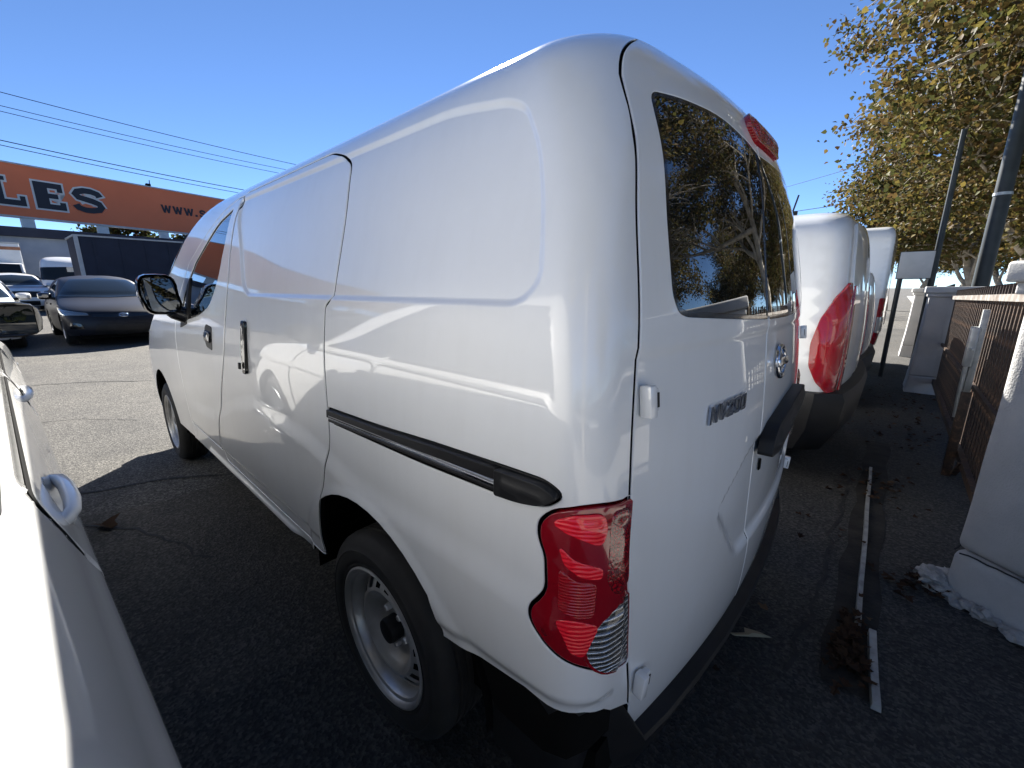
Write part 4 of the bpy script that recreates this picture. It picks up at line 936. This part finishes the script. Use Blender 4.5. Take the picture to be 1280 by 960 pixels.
# ------------------------------------------------------------------ fence line: piers, gate, track, litter
def stucco_pier(loc, w, d, h, label, flare=.10, rz=0, wide=.036, bev=.012):
    rt = empty('stucco_pier', loc, rz, label=label, cat='pier', group='stucco piers along the fence')
    def block(name, x0, x1, y0, y1, z0, z1, m, fl0=0., bev=.012, n=(8, 8, 10), amp=.003):
        bm = bmesh.new(); bmesh.ops.create_cube(bm, size=1)
        for v in bm.verts: v.co = Vector((x0 if v.co.x < 0 else x1, y0 if v.co.y < 0 else y1, z0 if v.co.z < 0 else z1))
        bmesh.ops.bevel(bm, geom=bm.edges[:], offset=bev, segments=3, affect='EDGES', profile=.5)
        bmesh.ops.subdivide_edges(bm, edges=[e for e in bm.edges if e.calc_length() > .12], cuts=9, use_grid_fill=True)
        cx, cy = (x0+x1)/2, (y0+y1)/2
        for v in bm.verts:
            t = 1-(v.co.z-z0)/(z1-z0); k = fl0*max(0, t)**2.2
            v.co.x += math.copysign(k, v.co.x-cx); v.co.y += math.copysign(k, v.co.y-cy)
            q = v.co*7; v.co += Vector((math.sin(q.x*1.3+q.z)+math.sin(q.y*2.1), math.sin(q.y+q.z*1.7), 0))*amp*.5
        me = bpy.data.meshes.new(name); bm.to_mesh(me); bm.free(); me.polygons.foreach_set('use_smooth', [True]*len(me.polygons)); me.set_sharp_from_angle(angle=R(40))
        return link(name, me, m, rt)
    block('shaft', -w/2, w/2, -d/2, d/2, .22, h-.09, 'stucco', wide*.97, bev)
    block('base', -w/2-wide, w/2+wide, -d/2-wide, d/2+wide, -.05, .216, 'stucco', flare, bev)
    block('cap_course', -w/2-.02, w/2+.02, -d/2-.02, d/2+.02, h-.088, h-.045, 'stucco_cap', 0, .008, amp=.001)
    block('cap', -w/2-.045, w/2+.045, -d/2-.045, d/2+.045, h-.044, h+.03, 'stucco_cap', 0, .012, amp=.001)
    return rt
pier = stucco_pier((-1.700, -.935, 0), .30, .80, 1.34, 'big stucco pier at the right edge with a cracked crumbling base', .012, rz=R(52), wide=.008, bev=.035)
hx, hy = .15, -.40                         # its near corner, in the pier's own frame
cr = MB()
for side_ in ('y', 'x'):
    n_ = 26; prev = None
    for k in range(n_+1):
        t = k/n_; z = .206+.010*math.sin(t*9)+random.uniform(-.005, .005)
        if side_ == 'x': c = Vector((hx+.009, hy+.02+t*.76, z))
        else: c = Vector((hx-.01-t*.28, hy-.009, z+.03*t))
        if prev: cr.tube([prev, c], .0035, 5)
        prev = c
cr.build('crack', 'tar', pier)
def rocks(name, pts, parent, m, seed):
    rng = random.Random(seed); mb = MB()
    for (x, y, z, r) in pts:
        bm = bmesh.new(); bmesh.ops.create_icosphere(bm, subdivisions=3, radius=r)
        sx, sy, sz = rng.uniform(.7, 1.3), rng.uniform(.8, 1.5), rng.uniform(.45, .8); ph = rng.uniform(0, 9)
        V = []
        for v in bm.verts:
            q = v.co.normalized(); k = 1+.75*mnoise.noise(q*1.3+Vector((ph, x*9, y*9)))+.4*mnoise.noise(q*3.1+Vector((y*7, ph, 2)))+.22*mnoise.noise(q*8+Vector((1, ph, 5)))
            V.append((v.co.x*sx*k+x, v.co.y*sy*k+y, max(.002, v.co.z*sz*k+z)))
        mb.add(V, [tuple(v.index for v in f.verts) for f in bm.faces]); bm.free()
    return mb.build(name, m, parent, smooth=False)
rng = random.Random(4)
pts = [(hx+.02+rng.uniform(-.012, .012), hy-.03+k*.032+rng.uniform(-.02, .02), .008+rng.uniform(0, .02), rng.uniform(.022, .042)) for k in range(27)]
pts += [(hx+rng.uniform(-.10, .05), hy-.03+rng.uniform(-.05, .03), .02+rng.uniform(0, .04), rng.uniform(.025, .05)) for k in range(12)]
rocks('broken_footing', pts, pier, 'rubble', 3)
p2 = stucco_pier((-1.455, -6.05, 0), .46, .50, 1.26, 'plain stucco pier at the far end of the iron gate', .02)
p3 = stucco_pier((-1.40, -9.75, 0), .46, .50, 1.24, 'smaller looking stucco pier behind the far end pier', .02)
stucco_pier((-1.50, -13.6, 0), .46, .50, 1.24, 'farthest stucco pier seen between the vans and the fence', .02)
def gate(y0, y1, label, x=-1.45, z0=1.165, z1=1.24, near=True):
    rt = empty('iron_gate', (x, (y0+y1)/2, 0), 0, label=label, cat='gate', group='iron gates between stucco piers'); c = (y0+y1)/2
    n = int((y1-y0)/.105); zt = lambda y: z0+(z1-z0)*(y+c-y0)/(y1-y0)
    pk = None
    for k in range(n+1):
        y = y0-c+.05+k*(y1-y0-.1)/n; h = zt(y)+.085
        if pk is None:
            mb = MB(); mb.box((0, 0, .5), (.020, .020, .96)); mb.prism([(-.010, 0), (.010, 0), (.004, .06), (0, .075), (-.004, .06)], lambda a, b, q: (q, a, .98+b*.0+b), -.008, .008)
            pk = mb.build('picket', 'iron', rt); o = pk
        else: o = pk.copy(); COL.objects.link(o)
        o.location = (0, y, .11); o.scale = (1, 1, (h-.11)/1.055); o.rotation_euler = (R(random.uniform(-.4, .4)), 0, 0)
    L = y1-y0
    MB().prism([(-L/2, zt(-L/2)-.02), (L/2, zt(L/2)-.02), (L/2, zt(L/2)+.02), (-L/2, zt(-L/2)+.02)], lambda a, b, q: (q+.026, a, b), -.013, .013).build('top_rail', 'pale_iron' if near else 'iron', rt)
    MB().box((.026, 0, .17), (.03, L, .05)).build('bottom_rail', 'iron', rt)
    MB().box((.026, 0, .62), (.02, L, .028)).build('middle_rail', 'iron', rt)
    return rt
g1 = gate(-5.78, -1.20, 'long dark iron picket gate with a pale top rail beside the big pier')
gate(-9.48, -6.32, 'dark iron picket gate behind the far end pier', near=False)
gate(-13.3, -10.0, 'farthest dark iron picket gate down the fence line', near=False)
# upright with its conduit and pale box in front of the gate
up = empty('gate_upright', (-1.385, -2.70, 0), 0, label='leaning steel upright with a pale conduit box in front of the gate', cat='post')
MB().box((0, 0, .30), (.05, .05, .60)).build('post', 'iron', up, bevel=.004)
MB().box((0, .0, .86), (.032, .032, .56)).build('slim_post', 'galv', up, bevel=.003)
MB().box((.03, .0, .90), (.040, .075, .26)).build('conduit_box', 'galv', up, bevel=.006)
MB().tube([(.03, .0, .78), (.03, 0, .62), (.024, 0, .42)], .014, 10).build('conduit', 'galv', up, smooth='auto')
MB().tube([(.03, -.15, .88), (.03, .16, .895)], .008, 8).build('latch_bar', 'galv', up, smooth='auto')
MB().prism([(0, .02), (.04, .02), (.30, .19), (.26, .19)], lambda a, b, q: (q-.03, a, b), -.015, .015).build('brace', 'iron', up)
# slot drain with the gate track in it
sheet('drain_slot', [(-1.085+.012*math.sin(i*1.7), -.2-i*.2) for i in range(16)]+[(-1.0, -3.2)]+[(-.945+.012*math.sin(i*2.3+1), -3.2+i*.2) for i in range(16)], .008, 'soil')
def bar(pts, w, h, name, label, cat):
    mb = MB()
    P = [Vector(p) for p in pts]; rows = []
    for i, p in enumerate(P):
        d = (P[min(i+1, len(P)-1)]-P[max(0, i-1)]).normalized(); q = Vector((-d.y, d.x, 0))
        rows.append([p+q*w/2, p+q*w*.4+Vector((0, 0, h)), p-q*w*.4+Vector((0, 0, h)), p-q*w/2])
    for r_ in rows: mb.v += [tuple(x) for x in r_]
    for i in range(len(rows)-1):
        for k in range(3): mb.f.append((i*4+k, i*4+k+1, (i+1)*4+k+1, (i+1)*4+k))
    mb.f.append((0, 1, 2, 3)); e = (len(rows)-1)*4; mb.f.append((e+3, e+2, e+1, e))
    return mb.build(name, 'track_metal', None, label=label, cat=cat)
bar([(-1.095, -.175, .010), (-1.085, -.30, .012), (-1.077, -.44, .011), (-1.072, -.545, .010)], .026, .022, 'gate_track', 'short pale flat metal gate track on the ground nearest the camera', 'gate track')
bar([(-1.030+.0035*i+.0015*math.sin(i*1.1), -.56-i*.17, .010) for i in range(12)], .020, .022, 'gate_track', 'long pale metal gate track running beside the row of van tails', 'gate track')
# leaf litter
def leaf_shape(w, fold=.25):
    o = [(0, 0), (.28, .22), (.50, .55), (.22, .60), (.16, 1.0), (0, .86), (-.16, 1.0), (-.22, .60), (-.50, .55), (-.28, .22)]
    return [(a*w, b*w, abs(a)*w*fold) for a, b in o], [(0, 1, 2, 3), (0, 3, 4, 5), (0, 5, 6, 7), (0, 7, 8, 9)]
def litter(name, spots, label=None, cat=None):
    mb = MB()
    for (cx, cy, sx, sy, n) in spots:
        for k in range(int(n*1.3)):
            V, F = leaf_shape(random.uniform(.022, .048), random.uniform(.1, .9)); rot = Matrix.Rotation(random.uniform(0, 6.3), 3, 'Z') @ Matrix.Rotation(random.uniform(-.3, .3), 3, 'X') @ Matrix.Rotation(random.uniform(-.3, .3), 3, 'Y')
            c = Vector((random.gauss(cx, sx), random.gauss(cy, sy), random.uniform(.018, .04)))
            mb.add([rot @ Vector(v)+c for v in V], F)
    return mb.build(name, 'dry_leaf_or_sun_sliver', None, smooth=False, kind='stuff', label=label, cat=cat)
litter('leaf_litter', [(-1.012, -.41, .022, .09, 120), (-1.13, -.98, .04, .06, 12), (-1.05, -2.1, .09, .15, 40), (-1.1, -3.6, .2, .3, 50), (-1.2, -5.2, .25, .4, 60), (-1.22, -1.02, .03, .06, 14), (-1.25, -4.2, .12, .5, 30), (-.9, -1.6, .25, .5, 10), (-.75, -.5, .2, .3, 5)])
V, F = leaf_shape(.13, .8); dl_ = MB().add([Matrix.Rotation(1.9, 3, 'Z') @ Vector(v)+Vector((2.10, 1.33, .012)) for v in V], F).build('dry_leaf_or_sun_sliver', 'dry_leaf_or_sun_sliver', None, label='single curled brown leaf on the shaded tarmac left of the panel van', cat='leaf')
V, F = leaf_shape(.15, .3); MB().add([Matrix.Rotation(-.9, 3, 'Z') @ Matrix.Rotation(.5, 3, 'Y') @ Vector((v[0]*.45, v[1], v[2]))+Vector((-.80, -.27, .014)) for v in V], F).build('dry_leaf_or_sun_sliver', 'sun_sliver', None, label='pale slender piece standing in for a sliver of sunlight on the dark ground below the rear bumper', cat='leaf')  # no leaf: pale piece added to imitate a sliver of sunlight

# ------------------------------------------------------------------ poles, plate, wires
def pole(x, y, r, h, label, band=None):
    rt = empty('steel_pole', (x, y, 0), 0, label=label, cat='pole', group='dark poles behind the fence')
    MB().tube([(0, 0, 0), (0, 0, h*.35), (0, 0, h)], [r, r*.93, r*.7], 20).build('shaft', 'pole', rt, smooth='auto')
    if band: MB().lathe([(r*1.0, -.02), (r*1.03, -.02), (r*1.03, .02), (r*1.0, .02)], 20, T=Matrix.Translation((0, 0, band)) @ Matrix.Rotation(R(90), 4, 'X')).build('band', 'galv', rt)
    return rt
pole(-1.86, -8.4, .10, 9.5, 'thick dark pole behind the gate near the right edge', 2.62)
pole(-1.30, -8.17, .046, 3.55, 'thinner looking dark pole against the trees behind the stucco piers')
pl = empty('plate_sign', (-1.06, -6.75, 0), 0, label='blank pale grey plate on a dark arm beside the high roof van', cat='plate')
MB().box((0, 0, 1.58), (.34, .012, .35)).build('plate', 'plate_grey', pl, bevel=.002)
MB().box((.0, -.012, 1.58), (.36, .010, .37)).build('plate_back', 'pole', pl)
MB().tube([(.13, -.03, 0), (.13, -.03, 1.5)], .03, 10).build('arm', 'pole', pl, smooth='auto')
C0 = Vector((-.955, 1.33, 1.275))
def at(az, el, D): return C0+Vector((math.cos(R(az)), math.sin(R(az)), el))*D     # a bearing, a slope and a distance into a place
def wire(a, b, sag, r, label):
    n = 24; P = [a.lerp(b, k/n)-Vector((0, 0, sag*4*(k/n)*(1-k/n))) for k in range(n+1)]
    return MB().tube(P, r, 5).build('cable', 'cable', None, label=label, cat='cable', group='overhead cables')
def span(a1, a2, D1, D2, sag, r, label, ext=.5):
    p, q = at(*a1, D1), at(*a2, D2); d = q-p; return wire(p-d*ext, q+d*ext, sag, r, label)
span((-.39, .2819), (-21.5, .247), 30, 33, .3, .016, 'topmost overhead cable in the left sky')
span((-.2, .2637), (-20.3, .2357), 30, 33, .3, .014, 'upper line of the close middle pair of cables on the left')
span((-.13, .2562), (-19.8, .2276), 30, 33, .3, .014, 'lower line of the close middle pair of cables on the left')
span((.29, .2149), (-16.5, .1883), 33, 36, .25, .022, 'upper line of the lowest pair of cables above the orange sign')
span((.36, .2083), (-15.8, .1825), 33, 36, .25, .018, 'lower line of the lowest pair of cables just above the orange sign')
span((-78.1, .1854), (-90.1, .2278), 34, 26, .1, .012, 'upper thin cable in the right sky above the vans', .6)
span((-79.0, .1424), (-90.2, .1573), 34, 28, .1, .018, 'lower cable in the right sky just above the van roofs', .6)

# ------------------------------------------------------------------ the orange sign over the lot, trailer, wall, box truck
SN, ST = Vector((math.cos(R(15)), math.sin(R(15)), 0)), Vector((-math.sin(R(15)), math.cos(R(15)), 0))
SB = Vector((C0.x, C0.y, 0))+SN*43
SK = 43/36
def SP(a, b, h): return SB+ST*(-a*SK)+Vector((0, 0, 1.275+(b-1.275)*SK))-SN*h       # a: to the right, b: height, h: towards the lot
sg = empty('billboard', tuple(SB), 0, label='long orange sign board on white posts across the back of the lot', cat='sign')
def inv(o): o.matrix_parent_inverse = Matrix.Translation(-SB); return o
inv(MB().prism([(-22, 5.22), (30, 5.22), (30, 7.95), (-22, 7.95)], SP, -.35, 0).build('board', 'sign_orange', sg))
for b0, b1 in ((5.12, 5.218), (7.952, 8.03)): inv(MB().prism([(-22.05, b0), (30.05, b0), (30.05, b1), (-22.05, b1)], SP, -.40, .05).build('board_edge', 'plate_grey', sg))
for k, a in enumerate([-20, -13, -6.5, -3.2, .1, 3.35, 6.6, 9.73, 13.0, 16.3, 19.5, 23, 27]):
    inv(MB().prism([(a-.26, 4.2), (a+.26, 4.2), (a+.26, 5.115), (a-.26, 5.115)], SP, -.30, -.02).build('post', 'post_white', sg))
def glyph(name, polys, x0, z0, w, h, edge=.0, depth=.02):
    for poly in polys:
        q = np.array([(x0+a*w, z0+b*h) for a, b in poly])
        if edge: inv(MB().prism([tuple(t) for t in miter(q, edge)], SP, .0, depth*.5+.004).build('letter_edge', 'sign_white', sg))
        inv(MB().prism([tuple(t) for t in ccw(q)], SP, .004, depth+.012).build('letter', 'sign_navy', sg))
GL = [(0, 0), (1, 0), (1, .36), (.86, .36), (.86, .20), (.46, .20), (.46, .86), (.56, .86), (.56, 1), (0, 1), (0, .86), (.12, .86), (.12, .14), (0, .14)]
GE = [(0, 0), (1, 0), (1, .30), (.80, .30), (.80, .20), (.45, .20), (.45, .42), (.78, .42), (.78, .60), (.45, .60), (.45, .80), (.78, .80), (.78, .68), (.97, .68), (.97, 1), (0, 1)]
def gs(wd=.28):
    c = [(.86, .70), (.80, .82), (.62, .885), (.42, .885), (.24, .82), (.17, .71), (.24, .60), (.45, .545), (.62, .50), (.80, .42), (.86, .29), (.78, .17), (.58, .115), (.38, .115), (.20, .18), (.13, .30)]
    l, r_ = ribbon(c, wd*.8); return [tuple(p) for p in l]+[tuple(p) for p in r_[::-1]]
GW = [(0, 1), (.22, 0), (.40, 0), (.5, .52), (.60, 0), (.78, 0), (1, 1), (.80, 1), (.68, .38), (.575, .98), (.425, .98), (.32, .38), (.20, 1)]
glyph('l', [GL], 8.35, 5.77, 1.48, 1.45, .09); glyph('e', [GE], 10.25, 5.77, 1.22, 1.45, .09); glyph('s', [gs()], 11.72, 5.80, 1.62, 1.45, .09)
for k in range(3): glyph('w', [GW], 16.35+.70*k, 6.43, .62, .52)
glyph('dot', [[(0, 0), (1, 0), (1, 1), (0, 1)]], 18.47, 6.43, .15, .14)
glyph('s', [gs(.30)], 18.74, 6.42, .46, .54)
# birds' perch bits on top edge
inv(MB().box(SP(15.9, 8.12, -.2), (.5, .3, .16)).build('lamp_bracket', 'cable', sg)); inv(MB().tube([SP(16.0, 8.1, -.2), SP(16.02, 8.45, -.2)], .03, 6).build('lamp_bracket', 'cable', sg))

TN, TT = Vector((math.cos(R(4)), math.sin(R(4)), 0)), Vector((-math.sin(R(4)), math.cos(R(4)), 0))
tr0 = at(-2.75, 0, 28); tr0.z = gz(27)
def TP(a, b, h): return tr0-TT*a+TN*h+Vector((0, 0, b))
trl = empty('box_trailer', tuple(tr0), 0, label='long navy box trailer with a pale top edge standing behind the cars', cat='trailer')
def itr(o): o.matrix_parent_inverse = Matrix.Translation(-tr0); return o
itr(MB().prism([(0, 1.0), (15, 1.0), (15, 3.30), (0, 3.30)], TP, 0, 2.5).build('box', 'navy', trl))
itr(MB().prism([(-.05, 3.302), (15.05, 3.302), (15.05, 3.37), (-.05, 3.37)], TP, -.04, 2.54).build('top_edge', 'plate_grey', trl))
itr(MB().prism([(-.04, 1.0), (.10, 1.0), (.10, 3.30), (-.04, 3.30)], TP, -.05, .06).build('corner_post', 'plate_grey', trl))
for k in range(16): itr(MB().prism([(.55+k*.93, 1.12), (.62+k*.93, 1.12), (.62+k*.93, 3.24), (.55+k*.93, 3.24)], TP, -.025, -.001).build('side_rib', 'navy', trl))
itr(MB().prism([(0, .90), (15, .90), (15, .995), (0, .995)], TP, -.03, 2.5).build('bottom_rail', 'plastic', trl))
for a in (1.6, 2.9):
    for h in (.0, 2.2): itr(MB().lathe([(.1, 0), (.5, 0), (.5, .28), (.1, .28)], 24, T=Matrix.Translation(TP(a, .5, h)) @ Matrix.Rotation(R(4-90), 4, 'Z')).build('wheel', 'rubber', trl))
for a in (11, 11.6): itr(MB().prism([(a, 0), (a+.12, 0), (a+.12, .9), (a, .9)], TP, .3, .42).build('landing_leg', 'plastic', trl))

wl0 = at(8, 0, 39); wl0.z = gz(38)
WN, WT = Vector((math.cos(R(8)), math.sin(R(8)), 0)), Vector((-math.sin(R(8)), math.cos(R(8)), 0))
def WP(a, b, h): return wl0-WT*a+WN*h+Vector((0, 0, b))
bl = empty('long_building', tuple(wl0), 0, label='low blue grey building with dark fascia at the back of the lot', cat='building')
def iw(o): o.matrix_parent_inverse = Matrix.Translation(-wl0); return o
iw(MB().prism([(-26, 0), (34, 0), (34, 3.85), (-26, 3.85)], WP, 0, 13).build('wall', 'wall_blue', bl))
iw(MB().prism([(-26.2, 3.852), (34.2, 3.852), (34.2, 4.38), (-26.2, 4.38)], WP, -.35, 13.2).build('fascia', 'navy', bl))
for k in range(14): iw(MB().prism([(-25+4.2*k, 0), (-24.88+4.2*k, 0), (-24.88+4.2*k, 3.845), (-25+4.2*k, 3.845)], WP, -.05, -.002).build('pilaster', 'wall_blue', bl))
for a in (-20, -8, 14, 24): iw(MB().prism([(a, .02), (a+3.2, .02), (a+3.2, 3.0), (a, 3.0)], WP, -.03, -.003).build('roller_door', 'plate_grey', bl))

bt = empty('box_truck', tuple(at(2.75, 0, 36)), R(180+6), label='white box truck with a rusty stripe at the extreme left edge', cat='truck'); bt.location.z = gz(34)
MB().box((-1.5, 0, 2.05), (5.0, 2.3, 2.3)).build('box', 'white_box', bt, bevel=.03)
MB().box((-1.5, 0, 2.96), (5.03, 2.33, .16)).build('stripe', 'rust', bt)
MB().box((-1.5, 0, 3.24), (5.06, 2.36, .06)).build('roof_edge', 'plate_grey', bt)
cb = MB().prism([(1.02, .5), (3.0, .5), (3.0, 1.25), (2.75, 1.35), (2.25, 2.15), (1.02, 2.2)], lambda a, b, q: (a, q, b), -1.0, 1.0).build('cab', 'white_box', bt, bevel=.05)
MB().prism([(2.72, 1.40), (2.30, 2.08), (2.315, 2.09), (2.735, 1.41)], lambda a, b, q: (a+.035, q, b+.02), -.88, .88).build('windscreen', 'glass_pale', bt)
for sy in (1, -1): MB().prism([(1.3, 1.4), (2.45, 1.4), (2.15, 2.0), (1.3, 2.0)], lambda a, b, q: (a, q*sy, b), 1.0, 1.004).build('window', 'glass_pale', bt)
MB().box((3.02, 0, .85), (.05, 1.5, .35)).build('grille', 'plastic', bt); MB().box((3.04, 0, .5), (.12, 2.0, .22)).build('bumper', 'plastic', bt)
for sy in (.75, -.75): MB().box((3.02, sy, .95), (.04, .26, .2)).build('headlight', 'head', bt)
for x in (2.1, -2.4):
    for sy in (1, -1): MB().lathe([(.1, -.12), (.42, -.12), (.42, .12), (.2, .12), (.18, .06), (0, .06)], 24, T=Matrix.Translation((x, sy*.9, .42)) @ Matrix.Rotation(0 if sy > 0 else math.pi, 4, 'Z')).build('wheel', 'rubber', bt, smooth='auto')

# ------------------------------------------------------------------ trees
def grow(h, spread, seed, n_main=9, levels=3, droop=.1, trunk_r=.2, fork=.35):
    rng = random.Random(seed); mb = MB(); tips = []
    def branch(p, d, L, r, lv):
        P = [p]; n = 6; q = p.copy(); dd = d.copy()
        for k in range(n):
            dd = (dd+Vector((rng.gauss(0, .12), rng.gauss(0, .12), rng.gauss(.03-droop*lv*.3, .08)))).normalized(); q = q+dd*L/n; P.append(q.copy())
        mb.tube(P, [r*(1-.72*k/n) for k in range(n+1)], 10 if lv == 0 else (6 if lv == 1 else 4), cap=False)
        if lv >= levels: tips.extend(P[2:]); return
        m = {0: n_main, 1: 6, 2: 4}.get(lv, 3)
        for k in range(m):
            t = fork+(1-fork)*(k+rng.random()*.8)/m; i = min(n-1, int(t*n)); s_ = P[i].lerp(P[i+1], t*n-i)
            a = rng.uniform(0, 2*math.pi); e = rng.uniform(.35, 1.15)
            ax = dd.cross(Vector((math.cos(a), math.sin(a), .3))).normalized()
            nd = (Matrix.Rotation(e, 3, ax) @ dd).normalized()
            if nd.z < -.25: nd.z *= .3
            branch(s_, nd, L*{0: spread, 1: .62, 2: .55}.get(lv, .5)*rng.uniform(.75, 1.15), r*.45*(1-.5*t)+.012, lv+1)
        tips.append(P[-1])
    branch(Vector((0, 0, 0)), Vector((.02, .03, 1)), h*.72, trunk_r, 0)
    return mb, tips
def leaves(tips, per, size, sig, seed, drop=.25):
    rng = np.random.default_rng(seed); T = np.array([tuple(t) for t in tips]); T = T[rng.random(len(T)) > drop]
    C = np.repeat(T, per, 0)+rng.normal(0, sig, (len(T)*per, 3))*np.array([1, 1, .75]); n = len(C)
    o = np.array([(0, 0, 0), (.42, .30, .12), (.30, .62, .05), (0, 1, -.04), (-.30, .62, .05), (-.42, .30, .12)])
    s = rng.uniform(.6, 1.25, n)*size
    a, b, c = rng.uniform(0, 2*np.pi, n), rng.normal(-.5, .6, n), rng.normal(0, .7, n)
    ca, sa, cb_, sb, cc, sc_ = np.cos(a), np.sin(a), np.cos(b), np.sin(b), np.cos(c), np.sin(c)
    Z = np.zeros(n); O_ = np.ones(n)
    Rz = np.stack([np.stack([ca, -sa, Z], -1), np.stack([sa, ca, Z], -1), np.stack([Z, Z, O_], -1)], 1)
    Rx = np.stack([np.stack([O_, Z, Z], -1), np.stack([Z, cb_, -sb], -1), np.stack([Z, sb, cb_], -1)], 1)
    Ry = np.stack([np.stack([cc, Z, sc_], -1), np.stack([Z, O_, Z], -1), np.stack([-sc_, Z, cc], -1)], 1)
    V = np.einsum('nij,njk,nkl,ml->nmi', Rz, Rx, Ry, o)*s[:, None, None]+C[:, None, :]
    i = np.arange(n)*6; F = np.concatenate([np.stack([i, i+1, i+2, i+3], 1), np.stack([i, i+3, i+4, i+5], 1)])
    return V.reshape(-1, 3), F
def fast_mesh(name, V, F):
    me = bpy.data.meshes.new(name); k = F.shape[1]
    me.vertices.add(len(V)); me.vertices.foreach_set('co', V.astype(np.float32).ravel()); me.loops.add(F.size); me.loops.foreach_set('vertex_index', F.astype(np.int32).ravel())
    me.polygons.add(len(F)); me.polygons.foreach_set('loop_start', np.arange(0, F.size, k, dtype=np.int32)); me.update(calc_edges=True); return me
def tree(name, loc, rz, label, h, spread, seed, per, size, sig, m='leaf', group='street trees behind the fence', zmin=0., xmax=99, **kw):
    mb, tips = grow(h, spread, seed, **kw); cz, sz = math.cos(rz), math.sin(rz); tips = [t for t in tips if t.z > zmin and t.x*cz-t.y*sz < xmax]; rt = empty(name, loc, rz, label=label, cat='tree', group=group)
    mb.build('trunk', 'bark', rt, smooth=True); V, F = leaves(tips, per, size, sig, seed); link('crown', fast_mesh('crown', V, F), m, rt); return rt
def again(src, loc, rz, label, sc=1.):
    c = copy_tree(src); c.location = loc; c.rotation_euler = (0, 0, rz); c.scale = (sc,)*3; c['label'] = label; return c
t1 = tree('plane_tree', (-3.0, -9.0, 0), .4, 'nearest autumn tree arching over the fence at the upper right', 8.6, .55, 11, 36, .108, .25, n_main=11, trunk_r=.20, fork=.36, zmin=4.3, xmax=2.75)
t2 = tree('plane_tree', (-3.1, -20.5, 0), 2.0, 'lower autumn tree behind the dark poles, mid distance right', 8.2, .55, 5, 28, .135, .29, n_main=11, trunk_r=.22, fork=.22)
again(t1, (-7.2, -3.6, 0), 2.7, 'street tree mirrored in the left half of the rear windows', .95)
again(t2, (-3.2, -14.5, 0), 4.0, 'autumn tree filling the right edge between the two poles', .85)
again(t1, (-3.1, 3.4, 0), 5.0, 'street tree standing outside the lot behind the camera', 1.)
again(t2, (-3.2, -30, 0), .5, 'farthest autumn street tree past the second dark pole', 1.05)
again(t1, (-14.5, -6, 0), 1.1, 'tree on the far side of the street, facing the big pier', 1.1)
again(t2, (-14.5, -16, 0), 3.6, 'tree on the far side of the street, facing the far end pier', 1.1)
again(t2, (-15, 5, 0), 5.6, 'tree on the far side of the street behind the camera', 1.1)
bt1 = tree('dark_tree', tuple(at(-7.6, 0, 62))[:2]+(gz(60),), .3, 'dark tree below the orange sign behind the navy trailer', 7.2, .5, 21, 6, .42, .5, m='leaf_dark', group='dark trees behind the lot', n_main=8)
for az, D, rz, sc, lab in ((-3.6, 64, 1.2, .75, 'small dark tree at the left end of the trailer under the sign'), (-11.6, 60, 2.6, 1., 'dark tree under the web address on the sign'), (-15.5, 62, 4., 1.05, 'dark tree hidden mostly by the panel van windscreen pillar'), (-33, 60, 5., .9, 'dark tree beyond the roof of the panel van'), (22, 60, 5., .9, 'dark tree beyond the left end of the building')):
    q = at(az, 0, D); q.z = gz(60); again(bt1, q, rz, lab, sc)
# thin half-bare tree over the van roofs
tb = tree('bare_tree', tuple(at(-80.5, 0, 31))[:2]+(0,), 0, 'half bare thin tree showing over the roof of the tall lamp van', 5.6, .5, 8, 2, .10, .3, m='leaf_dark', group=None, n_main=9, trunk_r=.12)
rng2 = np.random.default_rng(3); tp = [Vector(p) for p in np.stack([rng2.uniform(-18.6, -17.3, 900), rng2.uniform(-70, 40, 900), rng2.uniform(.3, 2.9, 900)], 1).tolist()]
V, F = leaves(tp, 14, .30, .30, 6, 0); link('hedge', fast_mesh('hedge', V, F), 'leaf_dark', None, kind='stuff')
for (x, y, rz, sc, lab) in ((-15, -27, 2.2, 1.1, 'far tree over the street, just right of the second pole'), (-15, -38, 4.4, 1.15, 'farthest tree over the street beyond the blank plate')): again(t2, (x, y, 0), rz, lab, sc)
for (x, y, rz, sc, lab) in ((-7.5, -54, 2.2, 1.2, 'tree closing the end of the street, seen under the nearest tree'), (-12.5, -57, 4.4, 1.25, 'tree closing the far side of the street end'), (-2.5, -60, .4, 1.2, 'tree closing the end of the fence line')): again(t2, (x, y, 0), rz, lab, sc)
# palm
def palm(loc, h, label):
    rt = empty('palm_tree', loc, 0, label=label, cat='palm')
    MB().tube([(0, 0, 0), (.1, 0, h*.5), (.15, .05, h)], [.28, .2, .2], 10).build('trunk', 'bark', rt, smooth='auto')
    mb = MB(); rng = random.Random(9)
    for k in range(46):
        a = rng.uniform(0, 6.3); e = rng.uniform(-.9, 1.2); L = rng.uniform(1.0, 1.5); d = Vector((math.cos(a)*math.cos(e), math.sin(a)*math.cos(e), math.sin(e))); s_ = d.cross(Vector((0, 0, 1))).normalized(); p0 = Vector((.15, .05, h))
        for j in range(9):
            t0 = L*(.25+.08*j); tip = p0+d*t0*1.1-Vector((0, 0, .28*(t0/L)**2))
            for sg_ in (1, -1):
                w_ = s_*sg_; q0 = tip; q1 = tip+(w_*.55+d*.5).normalized()*(.42-.025*j)-Vector((0, 0, .10)); mb.add([q0, q0+d*.05, q1], [(0, 1, 2)])
        mb.add([p0, p0+d*L*.8+s_*.015-Vector((0, 0, .15)), p0+d*L*.8-s_*.015-Vector((0, 0, .15))], [(0, 1, 2)])
    mb.build('crown', 'leaf_dark', rt); return rt
palm(tuple(at(-88.9, 0, 33))[:2]+(0,), 4.6, 'dark shaggy palm between the high roof van and the autumn trees')
